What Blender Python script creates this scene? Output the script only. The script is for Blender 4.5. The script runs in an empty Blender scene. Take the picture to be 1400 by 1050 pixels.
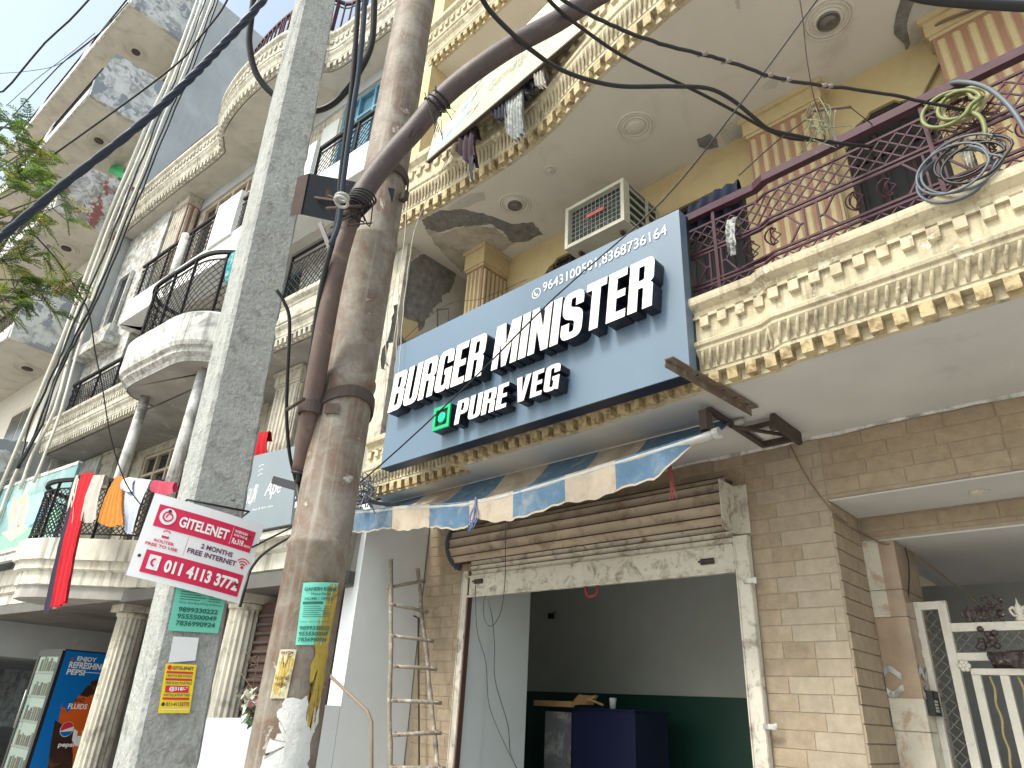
import bpy, bmesh, math, random
from mathutils import Vector, Matrix
random.seed(7)
S = bpy.context.scene
COL = S.collection

# ------------------------------------------------------------------ camera
CAMR = ((0.72440713, -0.26567933, -0.63612011),
        (0.68730596,  0.3497381,   0.63662687),
        (0.05333684, -0.89838619,  0.43595576))      # columns: image right, image down, view direction
FPX = 921.49
EYE = Vector((0, 0, 1.6))
cam = bpy.data.objects.new('camera', bpy.data.cameras.new('camera'))
COL.objects.link(cam)
m = Matrix(((CAMR[0][0], -CAMR[0][1], -CAMR[0][2], EYE.x),
            (CAMR[1][0], -CAMR[1][1], -CAMR[1][2], EYE.y),
            (CAMR[2][0], -CAMR[2][1], -CAMR[2][2], EYE.z),
            (0, 0, 0, 1)))
cam.matrix_world = m
cam.data.sensor_width = 36
cam.data.lens = FPX * 36 / 1400
cam.data.clip_start = 0.05
cam.data.clip_end = 5000
S.camera = cam

# ------------------------------------------------------------------ light
SUN_DIR = Vector((-0.17, -0.85, 1.0)).normalized()      # towards the sun
w = bpy.data.worlds.new('World'); S.world = w; w.use_nodes = True
nt = w.node_tree
bg = nt.nodes['Background']
sky = nt.nodes.new('ShaderNodeTexSky'); sky.sky_type = 'NISHITA'; sky.sun_disc = False
sky.sun_elevation = math.asin(SUN_DIR.z)
sky.sun_rotation = math.atan2(SUN_DIR.x, SUN_DIR.y)
sky.air_density = 1.0; sky.dust_density = 3.0; sky.ozone_density = 1.0
hs = nt.nodes.new('ShaderNodeHueSaturation'); hs.inputs['Saturation'].default_value = 0.70
nt.links.new(sky.outputs[0], hs.inputs['Color'])
hz = nt.nodes.new('ShaderNodeMix'); hz.data_type = 'RGBA'; hz.blend_type = 'MULTIPLY'; hz.inputs[0].default_value = 1.0
hz.inputs[7].default_value = (1.02, 1.06, .97, 1)
nt.links.new(hs.outputs[0], hz.inputs[6]); nt.links.new(hz.outputs[2], bg.inputs['Color'])
bg.inputs['Strength'].default_value = 0.15
sl = bpy.data.lights.new('sun', 'SUN'); sl.energy = 1.45; sl.angle = math.radians(12); sl.color = (1, 0.95, 0.87)
so = bpy.data.objects.new('sun', sl); COL.objects.link(so)
so.rotation_euler = SUN_DIR.to_track_quat('Z', 'Y').to_euler()
S.view_settings.view_transform = 'Standard'; S.view_settings.look = 'None'
S.view_settings.exposure = 1.2; S.view_settings.gamma = 1.0
S.view_settings.use_curve_mapping = False
S.render.engine = 'CYCLES'
S.cycles.max_bounces = 8; S.cycles.diffuse_bounces = 5

# ------------------------------------------------------------------ geometry helpers
def ray(px, py):
    a, b = (px - 700) / FPX, (py - 525) / FPX
    return Vector([r[0] * a + r[1] * b + r[2] for r in CAMR])
def at(px, py, x=None, y=None, z=None, d=None):
    """point seen at (px, py) of the photograph on a real plane x=, y= or z="""
    v = ray(px, py)
    if x is not None: t = x / v.x
    elif y is not None: t = y / v.y
    elif z is not None: t = (z - 1.6) / v.z
    else: t = d
    return EYE + v * t
def atp(px, py, P, N):
    v = ray(px, py); t = (P - EYE).dot(N) / v.dot(N)
    return EYE + v * t
YB = 0.09
BO = Vector((-5.6, 3.35, 0)); BU = Vector((-math.cos(YB), -math.sin(YB), 0)); BN = Vector((-math.sin(YB), math.cos(YB), 0))
def FB(u, v, z): return BO + BU * u + BN * v + Vector((0, 0, z))     # frame of the neighbouring houses: u along the street, v into the house
def FW(x, y, z): return Vector((x, y, z))
def atb(px, py, v=0.0):
    return atp(px, py, BO + BN * v, BN)
def tob(p): q = p - BO; return (q.dot(BU), q.dot(BN), q.z)

class MB:
    def __init__(s): s.v = []; s.f = []; s.m = []; s.sm = []; s.cm = 0
    def face(s, idx, smooth=False): s.f.append(tuple(idx)); s.m.append(s.cm); s.sm.append(smooth)
    def add(s, vs, fs, smooth=False):
        b = len(s.v); s.v += [Vector(q) for q in vs]
        for f in fs: s.face([b + i for i in f], smooth)
        return s
    def box(s, x0, x1, y0, y1, z0, z1, F=FW):
        vs = [F(x, y, z) for z in (z0, z1) for y in (y0, y1) for x in (x0, x1)]
        return s.add(vs, [(0, 2, 3, 1), (4, 5, 7, 6), (0, 1, 5, 4), (2, 6, 7, 3), (0, 4, 6, 2), (1, 3, 7, 5)])
    def hexa(s, a, b):      # a, b: two quads joined
        return s.add(list(a) + list(b), [(0, 1, 2, 3), (7, 6, 5, 4), (0, 4, 5, 1), (1, 5, 6, 2), (2, 6, 7, 3), (3, 7, 4, 0)])
    def ext(s, poly, vec, smooth_side=False):
        n = len(poly); b = len(s.v); vec = Vector(vec)
        s.v += [Vector(p) for p in poly] + [Vector(p) + vec for p in poly]
        s.face(range(b, b + n)); s.face(range(b + 2 * n - 1, b + n - 1, -1))
        for i in range(n):
            j = (i + 1) % n; s.face((b + i, b + n + i, b + n + j, b + j), smooth_side)
        return s
    def tube(s, pts, r, n=8, caps=True, smooth=True, rot=0.0):
        pts = [Vector(p) for p in pts]; N = len(pts)
        rs = r if isinstance(r, (list, tuple)) else [r] * N
        up = None; b = len(s.v)
        for i, p in enumerate(pts):
            t = (pts[min(i + 1, N - 1)] - pts[max(i - 1, 0)])
            if t.length < 1e-9: t = Vector((0, 0, 1))
            t.normalize()
            if up is None:
                up = Vector((0, 0, 1)) if abs(t.z) < .9 else Vector((1, 0, 0))
            up = (up - t * up.dot(t))
            if up.length < 1e-6: up = t.orthogonal()
            up.normalize(); sd = t.cross(up)
            for k in range(n):
                a = 2 * math.pi * k / n + rot
                s.v.append(p + (up * math.cos(a) + sd * math.sin(a)) * rs[i])
        for i in range(N - 1):
            for k in range(n):
                k2 = (k + 1) % n
                s.face((b + i * n + k, b + i * n + k2, b + (i + 1) * n + k2, b + (i + 1) * n + k), smooth)
        if caps:
            s.face([b + n - 1 - k for k in range(n)]); s.face([b + (N - 1) * n + k for k in range(n)])
        return s
    def bar(s, a, b_, w=.01, h=None):       # square bar
        return s.tube([a, b_], w * .7071, 4, True, False, math.pi / 4)
    def ring(s, c, ax, r, rr, n=24, m=6):
        ax = Vector(ax).normalized(); e = ax.orthogonal().normalized(); g = ax.cross(e); b = len(s.v)
        for i in range(n):
            a = 2 * math.pi * i / n; d = e * math.cos(a) + g * math.sin(a)
            for k in range(m):
                t = 2 * math.pi * k / m
                s.v.append(Vector(c) + d * (r + rr * math.cos(t)) + ax * rr * math.sin(t))
        for i in range(n):
            for k in range(m):
                i2 = (i + 1) % n; k2 = (k + 1) % m
                s.face((b + i * m + k, b + i2 * m + k, b + i2 * m + k2, b + i * m + k2), True)
        return s
    def lathe(s, c, ax, prof, n=28, smooth=True):      # prof: (radius, height along ax)
        ax = Vector(ax).normalized(); e = ax.orthogonal().normalized(); g = ax.cross(e); b = len(s.v); N = len(prof)
        for r, h in prof:
            for k in range(n):
                a = 2 * math.pi * k / n
                s.v.append(Vector(c) + ax * h + (e * math.cos(a) + g * math.sin(a)) * r)
        for i in range(N - 1):
            for k in range(n):
                k2 = (k + 1) % n
                s.face((b + i * n + k, b + i * n + k2, b + (i + 1) * n + k2, b + (i + 1) * n + k), smooth)
        s.face([b + k for k in range(n)][::-1]); s.face([b + (N - 1) * n + k for k in range(n)])
        return s
    def sheet(s, rows, smooth=True):       # grid of points
        b = len(s.v); nr = len(rows); nc = len(rows[0])
        for r in rows: s.v += [Vector(p) for p in r]
        for i in range(nr - 1):
            for j in range(nc - 1):
                s.face((b + i * nc + j, b + i * nc + j + 1, b + (i + 1) * nc + j + 1, b + (i + 1) * nc + j), smooth)
        return s
    def build(s, name, mat, parent=None, origin=None, fix=True):
        me = bpy.data.meshes.new(name)
        o = bpy.data.objects.new(name, me)
        org = Vector(origin) if origin is not None else Vector((0, 0, 0))
        par = parent.location.copy() if parent is not None else Vector((0, 0, 0))
        # parents are unrotated; a child's own location is relative to its parent chain
        base = WORLD.get(parent.name, Vector((0, 0, 0))) if parent is not None else Vector((0, 0, 0))
        me.from_pydata([v - org for v in s.v], [], s.f)
        mats = mat if isinstance(mat, (list, tuple)) else [mat]
        for q in mats: me.materials.append(q)
        me.polygons.foreach_set('material_index', s.m)
        me.polygons.foreach_set('use_smooth', s.sm)
        if fix:
            bm = bmesh.new(); bm.from_mesh(me)
            bmesh.ops.recalc_face_normals(bm, faces=bm.faces)
            bm.to_mesh(me); bm.free()
        me.update()
        COL.objects.link(o)
        o.location = org - base
        if parent is not None: o.parent = parent
        WORLD[o.name] = org
        return o
WORLD = {}
def tag(o, label=None, cat=None, group=None, kind=None):
    if label: o['label'] = label
    if cat: o['category'] = cat
    if group: o['group'] = group
    if kind: o['kind'] = kind
    return o
def thing(name, loc, label, cat, group=None):
    o = bpy.data.objects.new(name, None); COL.objects.link(o); o.location = Vector(loc)
    WORLD[o.name] = Vector(loc); o.empty_display_size = .1
    return tag(o, label, cat, group)
def clone(o, world, parent=None, label=None, rot=None, scale=None):
    c = o.copy(); COL.objects.link(c)
    c.parent = parent
    base = WORLD.get(parent.name, Vector((0, 0, 0))) if parent is not None else Vector((0, 0, 0))
    c.location = Vector(world) - base; WORLD[c.name] = Vector(world)
    if rot is not None: c.rotation_euler = rot
    if scale is not None: c.scale = scale
    if label: c['label'] = label
    return c
def bez(pts, n=8):       # Catmull-Rom through points
    pts = [Vector(p) for p in pts]
    if len(pts) < 3: return pts
    out = []
    P = [pts[0] * 2 - pts[1]] + pts + [pts[-1] * 2 - pts[-2]]
    for i in range(1, len(P) - 2):
        for k in range(n):
            t = k / n; a, b, c, d = P[i - 1], P[i], P[i + 1], P[i + 2]
            out.append(.5 * ((2 * b) + (c - a) * t + (2 * a - 5 * b + 4 * c - d) * t * t + (3 * b - a - 3 * c + d) * t ** 3))
    out.append(pts[-1]); return out
def sag(a, b, s, n=10, wob=0.0):
    a, b = Vector(a), Vector(b)
    return [a.lerp(b, i / n) - Vector((0, 0, 4 * s * (i / n) * (1 - i / n))) + Vector([random.uniform(-wob, wob) for _ in range(3)]) for i in range(n + 1)]

# sweep of a cornice profile (outward offset, z) along a plan path (a, b); outward is -b
def offs(path):
    n = len(path); res = []
    for i in range(n):
        a = Vector(path[max(i - 1, 0)][:2]); b = Vector(path[i][:2]); c = Vector(path[min(i + 1, n - 1)][:2])
        d1 = (b - a); d2 = (c - b)
        if d1.length < 1e-6: d1 = d2
        if d2.length < 1e-6: d2 = d1
        d1.normalize(); d2.normalize()
        n1 = Vector((d1.y, -d1.x)); n2 = Vector((d2.y, -d2.x))
        nn = (n1 + n2); 
        if nn.length < 1e-6: nn = n1.copy()
        nn.normalize(); k = 1 / max(.5, nn.dot(n1))
        res.append(nn * k)
    return res
def sweep(mb, path, prof, F=FW, flip=1, smooth=False):
    ns = offs(path)
    rows = []
    for (a, b), nrm in zip(path, ns):
        rows.append([F(a + nrm.x * o * flip, b + nrm.y * o * flip, z) for o, z in prof])
    mb.sheet(rows, smooth)
    b0 = len(mb.v)
    for r in (rows[0], rows[-1]):
        b = len(mb.v); mb.v += r; mb.face(range(b, b + len(r)))
def walk(path, step, start=0.0):       # points, tangents at equal arc distances along a plan path
    out = []; s = start; L = 0.0
    for i in range(len(path) - 1):
        a, b = Vector(path[i]), Vector(path[i + 1]); l = (b - a).length
        while s <= L + l:
            t = (s - L) / l; out.append((a.lerp(b, t), (b - a) / l)); s += step
        L += l
    return out
def plen(path): return sum((Vector(path[i + 1]) - Vector(path[i])).length for i in range(len(path) - 1))
def pat(path, s):
    L = 0
    for i in range(len(path) - 1):
        a, b = Vector(path[i]), Vector(path[i + 1]); l = (b - a).length
        if s <= L + l or i == len(path) - 2: return a + (b - a) * ((s - L) / l)
        L += l
def lattice(mb, path, z0, z1, sp, w=.007, F=FW, s0=0, s1=None, seg=3):
    L = plen(path) if s1 is None else s1; h = z1 - z0
    k = s0 - h
    while k < L:
        for sg in (1, -1):
            a, b = (k, k + h) if sg == 1 else (k + h, k)
            # clip to s0..L
            pts = []
            for i in range(seg + 1):
                t = i / seg; s = a + (b - a) * t
                pts.append((s, z0 + h * t))
            lo, hi = s0, L
            ta, tb = 0.0, 1.0
            if a < b:
                ta = max(0, (lo - a) / (b - a)); tb = min(1, (hi - a) / (b - a))
            else:
                ta = max(0, (a - hi) / (a - b)); tb = min(1, (a - lo) / (a - b))
            if tb - ta < .03: continue
            P = []
            for i in range(seg + 1):
                t = ta + (tb - ta) * i / seg; s = a + (b - a) * t; q = pat(path, s)
                P.append(F(q.x, q.y, z0 + h * t))
            mb.tube(P, w * .7, 4, False, False, math.pi / 4)
        k += sp
def rail(mb, path, z, w, h, F=FW):
    L = []
    ns = offs(path); rows = []
    for (a, b), nn in zip(path, ns):
        rows.append([F(a + nn.x * o, b + nn.y * o, z + dz) for o, dz in ((-w / 2, -h / 2), (w / 2, -h / 2), (w / 2, h / 2), (-w / 2, h / 2), (-w / 2, -h / 2))])
    mb.sheet(rows, False)
    for r in (rows[0], rows[-1]):
        b = len(mb.v); mb.v += r[:4]; mb.face(range(b, b + 4))

# ------------------------------------------------------------------ materials
def newmat(name):
    m = bpy.data.materials.new(name); m.use_nodes = True
    return m, m.node_tree, m.node_tree.nodes['Principled BSDF']
def nz(t, scale, detail=4, rough=.55, vec=None, dist=0.0):
    n = t.nodes.new('ShaderNodeTexNoise'); n.inputs['Scale'].default_value = scale
    n.inputs['Detail'].default_value = detail; n.inputs['Roughness'].default_value = rough; n.inputs['Distortion'].default_value = dist
    if vec is not None: t.links.new(vec, n.inputs['Vector'])
    return n.outputs['Fac']
def ramp(t, fac, a, b, ca=0.0, cb=1.0):
    n = t.nodes.new('ShaderNodeMapRange'); n.inputs[1].default_value = a; n.inputs[2].default_value = b
    n.inputs[3].default_value = ca; n.inputs[4].default_value = cb; t.links.new(fac, n.inputs[0]); return n.outputs[0]
def mixc(t, fac, A, B, mode='MIX'):
    n = t.nodes.new('ShaderNodeMix'); n.data_type = 'RGBA'; n.blend_type = mode
    if isinstance(fac, (int, float)): n.inputs[0].default_value = fac
    else: t.links.new(fac, n.inputs[0])
    for k, c in ((6, A), (7, B)):
        if isinstance(c, (tuple, list)): n.inputs[k].default_value = (*c[:3], 1)
        else: t.links.new(c, n.inputs[k])
    return n.outputs[2]
def pos(t, sc=(1, 1, 1), obj=False):
    if obj:
        g = t.nodes.new('ShaderNodeTexCoord').outputs['Object']
    else:
        g = t.nodes.new('ShaderNodeNewGeometry').outputs['Position']
    mp = t.nodes.new('ShaderNodeMapping'); mp.inputs['Scale'].default_value = sc
    t.links.new(g, mp.inputs['Vector']); return mp.outputs[0]
def mul(t, a, b):
    n = t.nodes.new('ShaderNodeMath'); n.operation = 'MULTIPLY'
    for k, q in ((0, a), (1, b)):
        if isinstance(q, (int, float)): n.inputs[k].default_value = q
        else: t.links.new(q, n.inputs[k])
    return n.outputs[0]
def surf(name, col, rough=.75, var=.18, vs=3.0, fine=.12, fs=60, dirt=None, dirt_a=(.55, .75), dirt_s=2.5, streak=None, streak_a=(.55, .8), streak_amt=.6, ss=1.0,
         peel=None, peel_a=(.6, .62), peel_s=1.6, peel2=None, bump=.25, bs=80, bd=.004, metal=0.0, spec=.4, obj=False, coat=0.0):
    m, t, p = newmat(name)
    v = pos(t, obj=obj)
    big = nz(t, vs, 5, .6, v); fn = nz(t, fs, 3, .6, v)
    c = mixc(t, ramp(t, big, .3, .75), tuple(min(1, q * (1 + var * .5)) for q in col), tuple(q * (1 - var) for q in col))
    c = mixc(t, ramp(t, fn, .35, .8, 0, fine * 2), c, tuple(q * .55 for q in col))
    if dirt is not None:
        d = nz(t, dirt_s, 7, .68, v, .6); c = mixc(t, ramp(t, d, dirt_a[0], dirt_a[1], 0, .8), c, dirt)
    if streak is not None:
        sv = pos(t, (5 * ss, 5 * ss, .35 * max(1, ss * .5)), obj); s = nz(t, 2.2, 6, .65, sv)
        c = mixc(t, ramp(t, s, streak_a[0], streak_a[1], 0, streak_amt), c, streak)
    h = mul(t, nz(t, bs, 5, .65, v), 1.0)
    hh = h
    if peel is not None:
        q = nz(t, peel_s, 9, .62, v, .35); f = ramp(t, q, peel_a[0], peel_a[1])
        pc = peel if peel2 is None else mixc(t, ramp(t, nz(t, 9, 4, .6, v), .4, .6), peel, peel2)
        c = mixc(t, f, c, pc)
        n = t.nodes.new('ShaderNodeMath'); n.operation = 'SUBTRACT'; t.links.new(h, n.inputs[0]); t.links.new(mul(t, f, 1.2), n.inputs[1]); hh = n.outputs[0]
    t.links.new(c, p.inputs['Base Color'])
    p.inputs['Roughness'].default_value = rough; p.inputs['Metallic'].default_value = metal
    p.inputs['Specular IOR Level'].default_value = spec
    if coat: p.inputs['Coat Weight'].default_value = coat
    if bump:
        b = t.nodes.new('ShaderNodeBump'); b.inputs['Strength'].default_value = bump; b.inputs['Distance'].default_value = bd
        t.links.new(hh, b.inputs['Height']); t.links.new(b.outputs[0], p.inputs['Normal'])
    return m
def plain(name, col, rough=.6, metal=0.0, spec=.4, emit=0.0, ecol=None):
    m, t, p = newmat(name); p.inputs['Base Color'].default_value = (*col, 1); p.inputs['Roughness'].default_value = rough
    p.inputs['Metallic'].default_value = metal; p.inputs['Specular IOR Level'].default_value = spec
    if emit:
        p.inputs['Emission Color'].default_value = (*(ecol or col), 1); p.inputs['Emission Strength'].default_value = emit
    return m
def randtint(m, amt=.12, hue=.0):        # per-object brightness variation
    t = m.node_tree; p = t.nodes['Principled BSDF']; l = p.inputs['Base Color'].links[0].from_socket
    oi = t.nodes.new('ShaderNodeObjectInfo'); r = ramp(t, oi.outputs['Random'], 0, 1, 1 - amt, 1 + amt)
    n = t.nodes.new('ShaderNodeHueSaturation'); t.links.new(l, n.inputs['Color']); t.links.new(r, n.inputs['Value'])
    t.links.new(n.outputs[0], p.inputs['Base Color']); return m

M = {}
M['yellow'] = surf('yellow paint', (.52, .42, .24), dirt=(.30, .24, .15), dirt_a=(.58, .8), streak=(.13, .11, .08), streak_a=(.58, .85), streak_amt=.5, var=.15, bump=.35)
M['yellow_wall'] = surf('yellow wall paint', (.52, .42, .23), dirt=(.36, .29, .18), dirt_a=(.54, .8), streak=(.25,.2,.13), streak_a=(.6,.85), streak_amt=.4, var=.1, bump=.15, fine=.04)
M['cornice'] = surf('cornice paint', (.55, .485, .34), dirt=(.25, .20, .12), dirt_a=(.50, .70), dirt_s=5, streak=(.07, .055, .04), streak_a=(.53, .72), streak_amt=.7, ss=1.6, var=.25, fine=.2, bump=.6, bs=45, peel=(.66, .60, .46), peel_a=(.60, .64), peel_s=5)
M['dentil'] = surf('dentil paint', (.52, .42, .24), dirt=(.15, .09, .04), dirt_a=(.46, .62), dirt_s=14, var=.25, bump=.6)
M['soffit_low'] = surf('grey ceiling paint', (.52, .52, .51), var=.12, vs=1.5, dirt=(.30, .29, .26), dirt_a=(.6, .85), dirt_s=1.6, fine=.03, bump=.12, bs=20)
M['soffit_up'] = surf('cream ceiling paint', (.60, .57, .51), var=.08, vs=1.3, dirt=(.40, .36, .29), dirt_a=(.56, .8), dirt_s=1.6, fine=.03, bump=.2, bs=14, bd=.01, peel=(.42, .40, .36), peel_a=(.70, .72), peel_s=2.2)
M['mortar'] = surf('exposed mortar', (.21, .205, .19), var=.5, vs=12, fine=.3, bump=1, bs=35, bd=.01, rough=.95)
M['skim'] = surf('bare plaster', (.46, .42, .35), var=.3, vs=6, fine=.15, bump=.7, bs=25, dirt=(.24, .20, .15), dirt_a=(.5, .7), dirt_s=5)
M['skim_white'] = surf('white undercoat', (.50, .49, .45), var=.2, vs=4, dirt=(.34, .30, .22), dirt_a=(.5, .75), bump=.4)
M['brown_flute'] = surf('brown groove paint', (.36, .20, .14), var=.2, bump=.3)
M['tile'] = randtint(surf('sandstone tile', (.34, .27, .19), rough=.55, var=.22, vs=14, fine=.12, fs=90, dirt=(.25, .18, .12), dirt_a=(.50, .72), dirt_s=11, bump=.35, bs=60, spec=.3), .07)
M['tile_pale'] = randtint(surf('pale sandstone tile', (.35, .29, .215), rough=.55, var=.2, vs=14, fine=.12, fs=90, bump=.3, bs=60), .07)
M['grout'] = surf('grout', (.37, .31, .235), var=.15, vs=20)
M['white_wall'] = surf('white wall paint', (.70, .73, .75), var=.06, vs=2, dirt=(.5, .49, .46), dirt_a=(.66, .85), fine=.03, bump=.15, bs=30)
M['white_old'] = surf('old white paint', (.62, .62, .60), var=.16, dirt=(.22, .215, .20), dirt_a=(.47, .64), dirt_s=4.5, streak=(.12, .115, .10), streak_a=(.50, .70), streak_amt=.75, ss=1.6, bump=.5, peel=(.27, .265, .25), peel_a=(.61, .625), peel_s=3)
M['white_peel'] = surf('peeling white wall', (.62, .63, .62), var=.2, dirt=(.22, .215, .195), dirt_a=(.46, .60), dirt_s=6, streak=(.12, .11, .10), streak_a=(.52, .72), streak_amt=.7, bump=.8, bs=30, bd=.01, peel=(.24, .235, .22), peel2=(.5, .47, .4), peel_a=(.53, .54), peel_s=3.4)
M['white_ledge'] = surf('fresh white ledge', (.68, .69, .68), var=.08, dirt=(.45, .44, .4), dirt_a=(.64, .85), streak=(.3, .29, .26), streak_a=(.64, .9), streak_amt=.4, bump=.15)
M['cream_old'] = surf('old cream paint', (.52, .49, .41), var=.18, dirt=(.19, .17, .13), dirt_a=(.50, .68), dirt_s=6, streak=(.08, .075, .06), streak_a=(.52, .72), streak_amt=.7, ss=1.8, bump=.5)
M['soffit_b'] = surf('beige ceiling paint', (.50, .475, .42), var=.15, vs=2, dirt=(.29, .27, .23), dirt_a=(.50, .74), dirt_s=2.2, bump=.2, bs=20, fine=.03)  # beige paint with random darker stains
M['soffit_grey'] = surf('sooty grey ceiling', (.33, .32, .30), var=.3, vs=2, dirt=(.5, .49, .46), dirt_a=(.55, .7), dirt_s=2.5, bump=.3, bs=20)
M['grey_wall'] = surf('bare cement wall', (.43, .45, .46), var=.22, vs=1.2, dirt=(.33, .36, .40), dirt_a=(.5, .7), dirt_s=.9, streak=(.5, .5, .49), streak_a=(.5, .8), streak_amt=.5, bump=.4)
M['plaster_line'] = surf('stained balcony band', (.66, .63, .55), var=.1, streak=(.12, .11, .09), streak_a=(.50, .68), streak_amt=.75, dirt=(.4, .37, .3), bump=.4)
M['concrete'] = None
M['dark_glass'] = plain('dark glass', (.02, .025, .03), .12, 0, .6)
M['blue_shutter'] = surf('blue painted wood', (.10, .24, .34), var=.2, vs=8, bump=.3)
M['frame_cream'] = surf('cream window frame', (.55, .46, .36), var=.2, vs=8, dirt=(.3, .24, .18))
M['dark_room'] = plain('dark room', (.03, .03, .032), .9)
M['black_iron'] = surf('black iron paint', (.020, .019, .021), rough=.65, spec=.15, var=.3, vs=20, bump=.2, dirt=(.09, .07, .06), dirt_a=(.55, .75), dirt_s=12)
M['purple_iron'] = surf('maroon iron paint', (.060, .022, .036), rough=.6, spec=.25, var=.3, vs=20, bump=.2, dirt=(.16, .11, .09), dirt_a=(.6, .8), dirt_s=16)
M['rust'] = surf('rusty steel', (.072, .052, .044), rough=.85, var=.35, vs=12, fine=.2, dirt=(.05, .035, .03), dirt_a=(.5, .7), dirt_s=9, bump=.5, bs=60)
M['cable'] = plain('black cable', (.012, .012, .014), .45)
M['cable_blue'] = plain('blue black cable', (.02, .03, .055), .45)
M['cable_grey'] = plain('grey cable', (.10, .115, .135), .5)
M['cable_green'] = surf('yellow green pipe', (.17, .19, .07), var=.35, vs=12, rough=.5, bump=.1)
M['cable_white'] = plain('white cable', (.40, .39, .36), .5)
M['pvc'] = surf('grimy white pipe', (.62, .60, .52), var=.15, vs=3, dirt=(.28, .25, .2), dirt_a=(.55, .75), dirt_s=5, rough=.5, bump=.1)
M['shutter_white'] = surf('dirty white shutter paint', (.58, .54, .46), rough=.55, var=.16, dirt=(.15, .11, .08), dirt_a=(.50, .66), dirt_s=9, streak=(.25, .2, .15), streak_a=(.6, .85), bump=.3, bs=50)
M['shutter_brown'] = surf('sooty brown shutter paint', (.42, .345, .26), rough=.6, var=.2, dirt=(.17, .115, .075), dirt_a=(.5, .68), dirt_s=6, bump=.3, bs=50)
M['shutter_gap'] = plain('dark brown shutter groove', (.07, .035, .028), .8)  # one dark brown for slat seams, drum, guide slot and closed shutter
# ================================================================== ground
g = MB(); g.box(-400, 400, -400, 400, -.5, 0)
M['street'] = surf('dusty street', (.40, .38, .34), var=.2, vs=1, dirt=(.28, .165, .15), dirt_a=(.5, .7), bump=.5)
M['paving'] = surf('dusty pavement', (.42, .39, .35), var=.2, vs=2, bump=.5)
o = g.build('ground', M['street']); tag(o, 'dusty grey street surface below the houses', kind='structure')
g = MB(); g.box(-60, 30, 2.6, 12, 0, .12)
o = g.build('pavement', M['paving']); tag(o, 'raised dusty pavement along the shop fronts', kind='structure')

# ================================================================== yellow house with the shop
YH = thing('yellow_building', (-2, 4.5, 0), 'yellow old house with carved balconies above the open shop', 'building')
def tile_face(parent, F, x0, x1, z0, z1, mat, pale=None, rh=.1, joint=.003, th=.004, rnd=None):
    rnd = rnd or random.Random(3)
    widths = (.2, .27, .34)
    z = z1; row = 0
    while z > z0 + .01:
        h = min(rh, z - z0); zb = z - h
        x = x0 - (row % 2) * .13 - rnd.choice((0, .06))
        while x < x1 - .01:
            wd = rnd.choice(widths); a = max(x, x0); b = min(x + wd, x1)
            if b - a > .03:
                mm = mat
                if pale and b > x1 - .18: mm = pale
                pr = rnd.uniform(0, .0015); k = (round(b - a, 3), round(h, 3), mm.name, F.__name__)
                q = MB(); aa, bb, cc, dd = a + joint / 2, b - joint / 2, zb + joint / 2, z - joint / 2; e = .003
                vs = [F(aa, -.0, cc), F(bb, -.0, cc), F(bb, -.0, dd), F(aa, -.0, dd),
                      F(aa + e, -th - pr, cc + e), F(bb - e, -th - pr, cc + e), F(bb - e, -th - pr, dd - e), F(aa + e, -th - pr, dd - e)]
                if k in TCACHE:
                    src, sc = TCACHE[k]; clone(src, sc[0] + (F(a, -pr, zb) - sc[1]), parent)
                else:
                    q.add(vs, [(4, 5, 6, 7), (0, 1, 5, 4), (1, 2, 6, 5), (2, 3, 7, 6), (3, 0, 4, 7)])
                    c = F((a + b) / 2, 0, (z + zb) / 2)
                    o = q.build('tile', mm, parent, origin=c)
                    TCACHE[k] = (o, (c, F(a, -pr, zb)))
            x += wd
        z -= rh; row += 1
TCACHE = {}
# --- tiled pier and lintel walls
w_ = MB()
w_.box(-5.6, -4.87, 4.5, 4.75, 0, 3.4)
w_.box(-4.87, -2.14, 4.5, 4.75, 2.95, 3.4)
w_.box(-2.14, -1.512, 4.5, 5.0, 0, 3.4)
w_.box(-1.512, 3, 4.5, 4.98, 2.95, 3.4)
w_.box(-1.512, 3, 5.012, 5.5, 2.78, 2.944)
tw = w_.build('tiled_wall', M['grout'], YH)
def F_front(a, b, z): return Vector((a, 4.5 + b, z))
def F_rev(a, b, z): return Vector((-1.512 - b, 4.5 + a, z))     # pier side facing the porch
def F_beam(a, b, z): return Vector((a, 5.012 + b, z))
tile_face(tw, F_front, -5.55, -4.94, 1.0, 3.385, M['tile'], rnd=random.Random(1))
tile_face(tw, F_front, -4.94, -2.06, 3.0, 3.385, M['tile'], rnd=random.Random(2))
tile_face(tw, F_front, -2.06, -1.512, 1.0, 3.385, M['tile'], M['tile_pale'], rnd=random.Random(3))
tile_face(tw, F_front, -1.512, 1.2, 2.955, 3.385, M['tile'], rnd=random.Random(4))
tile_face(tw, F_rev, 0.0, .5, 1.0, 2.94, M['tile'], rnd=random.Random(5), th=.01)
tile_face(tw, F_beam, -1.49, .6, 2.80, 2.935, M['tile'], rnd=random.Random(6), rh=.1)
# white plaster line under the ceiling
q = MB(); n = 60
rows = [[], []]
for i in range(n + 1):
    x = -5.5 + 6.7 * i / n
    rows[0].append(Vector((x, 4.478, 3.4))); rows[1].append(Vector((x, 4.486, 3.385 - random.uniform(0, .014) - (.03 if random.random() < .06 else 0))))
q.sheet(rows, False); q.build('plaster_seam', M['white_old'], tw)
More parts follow.
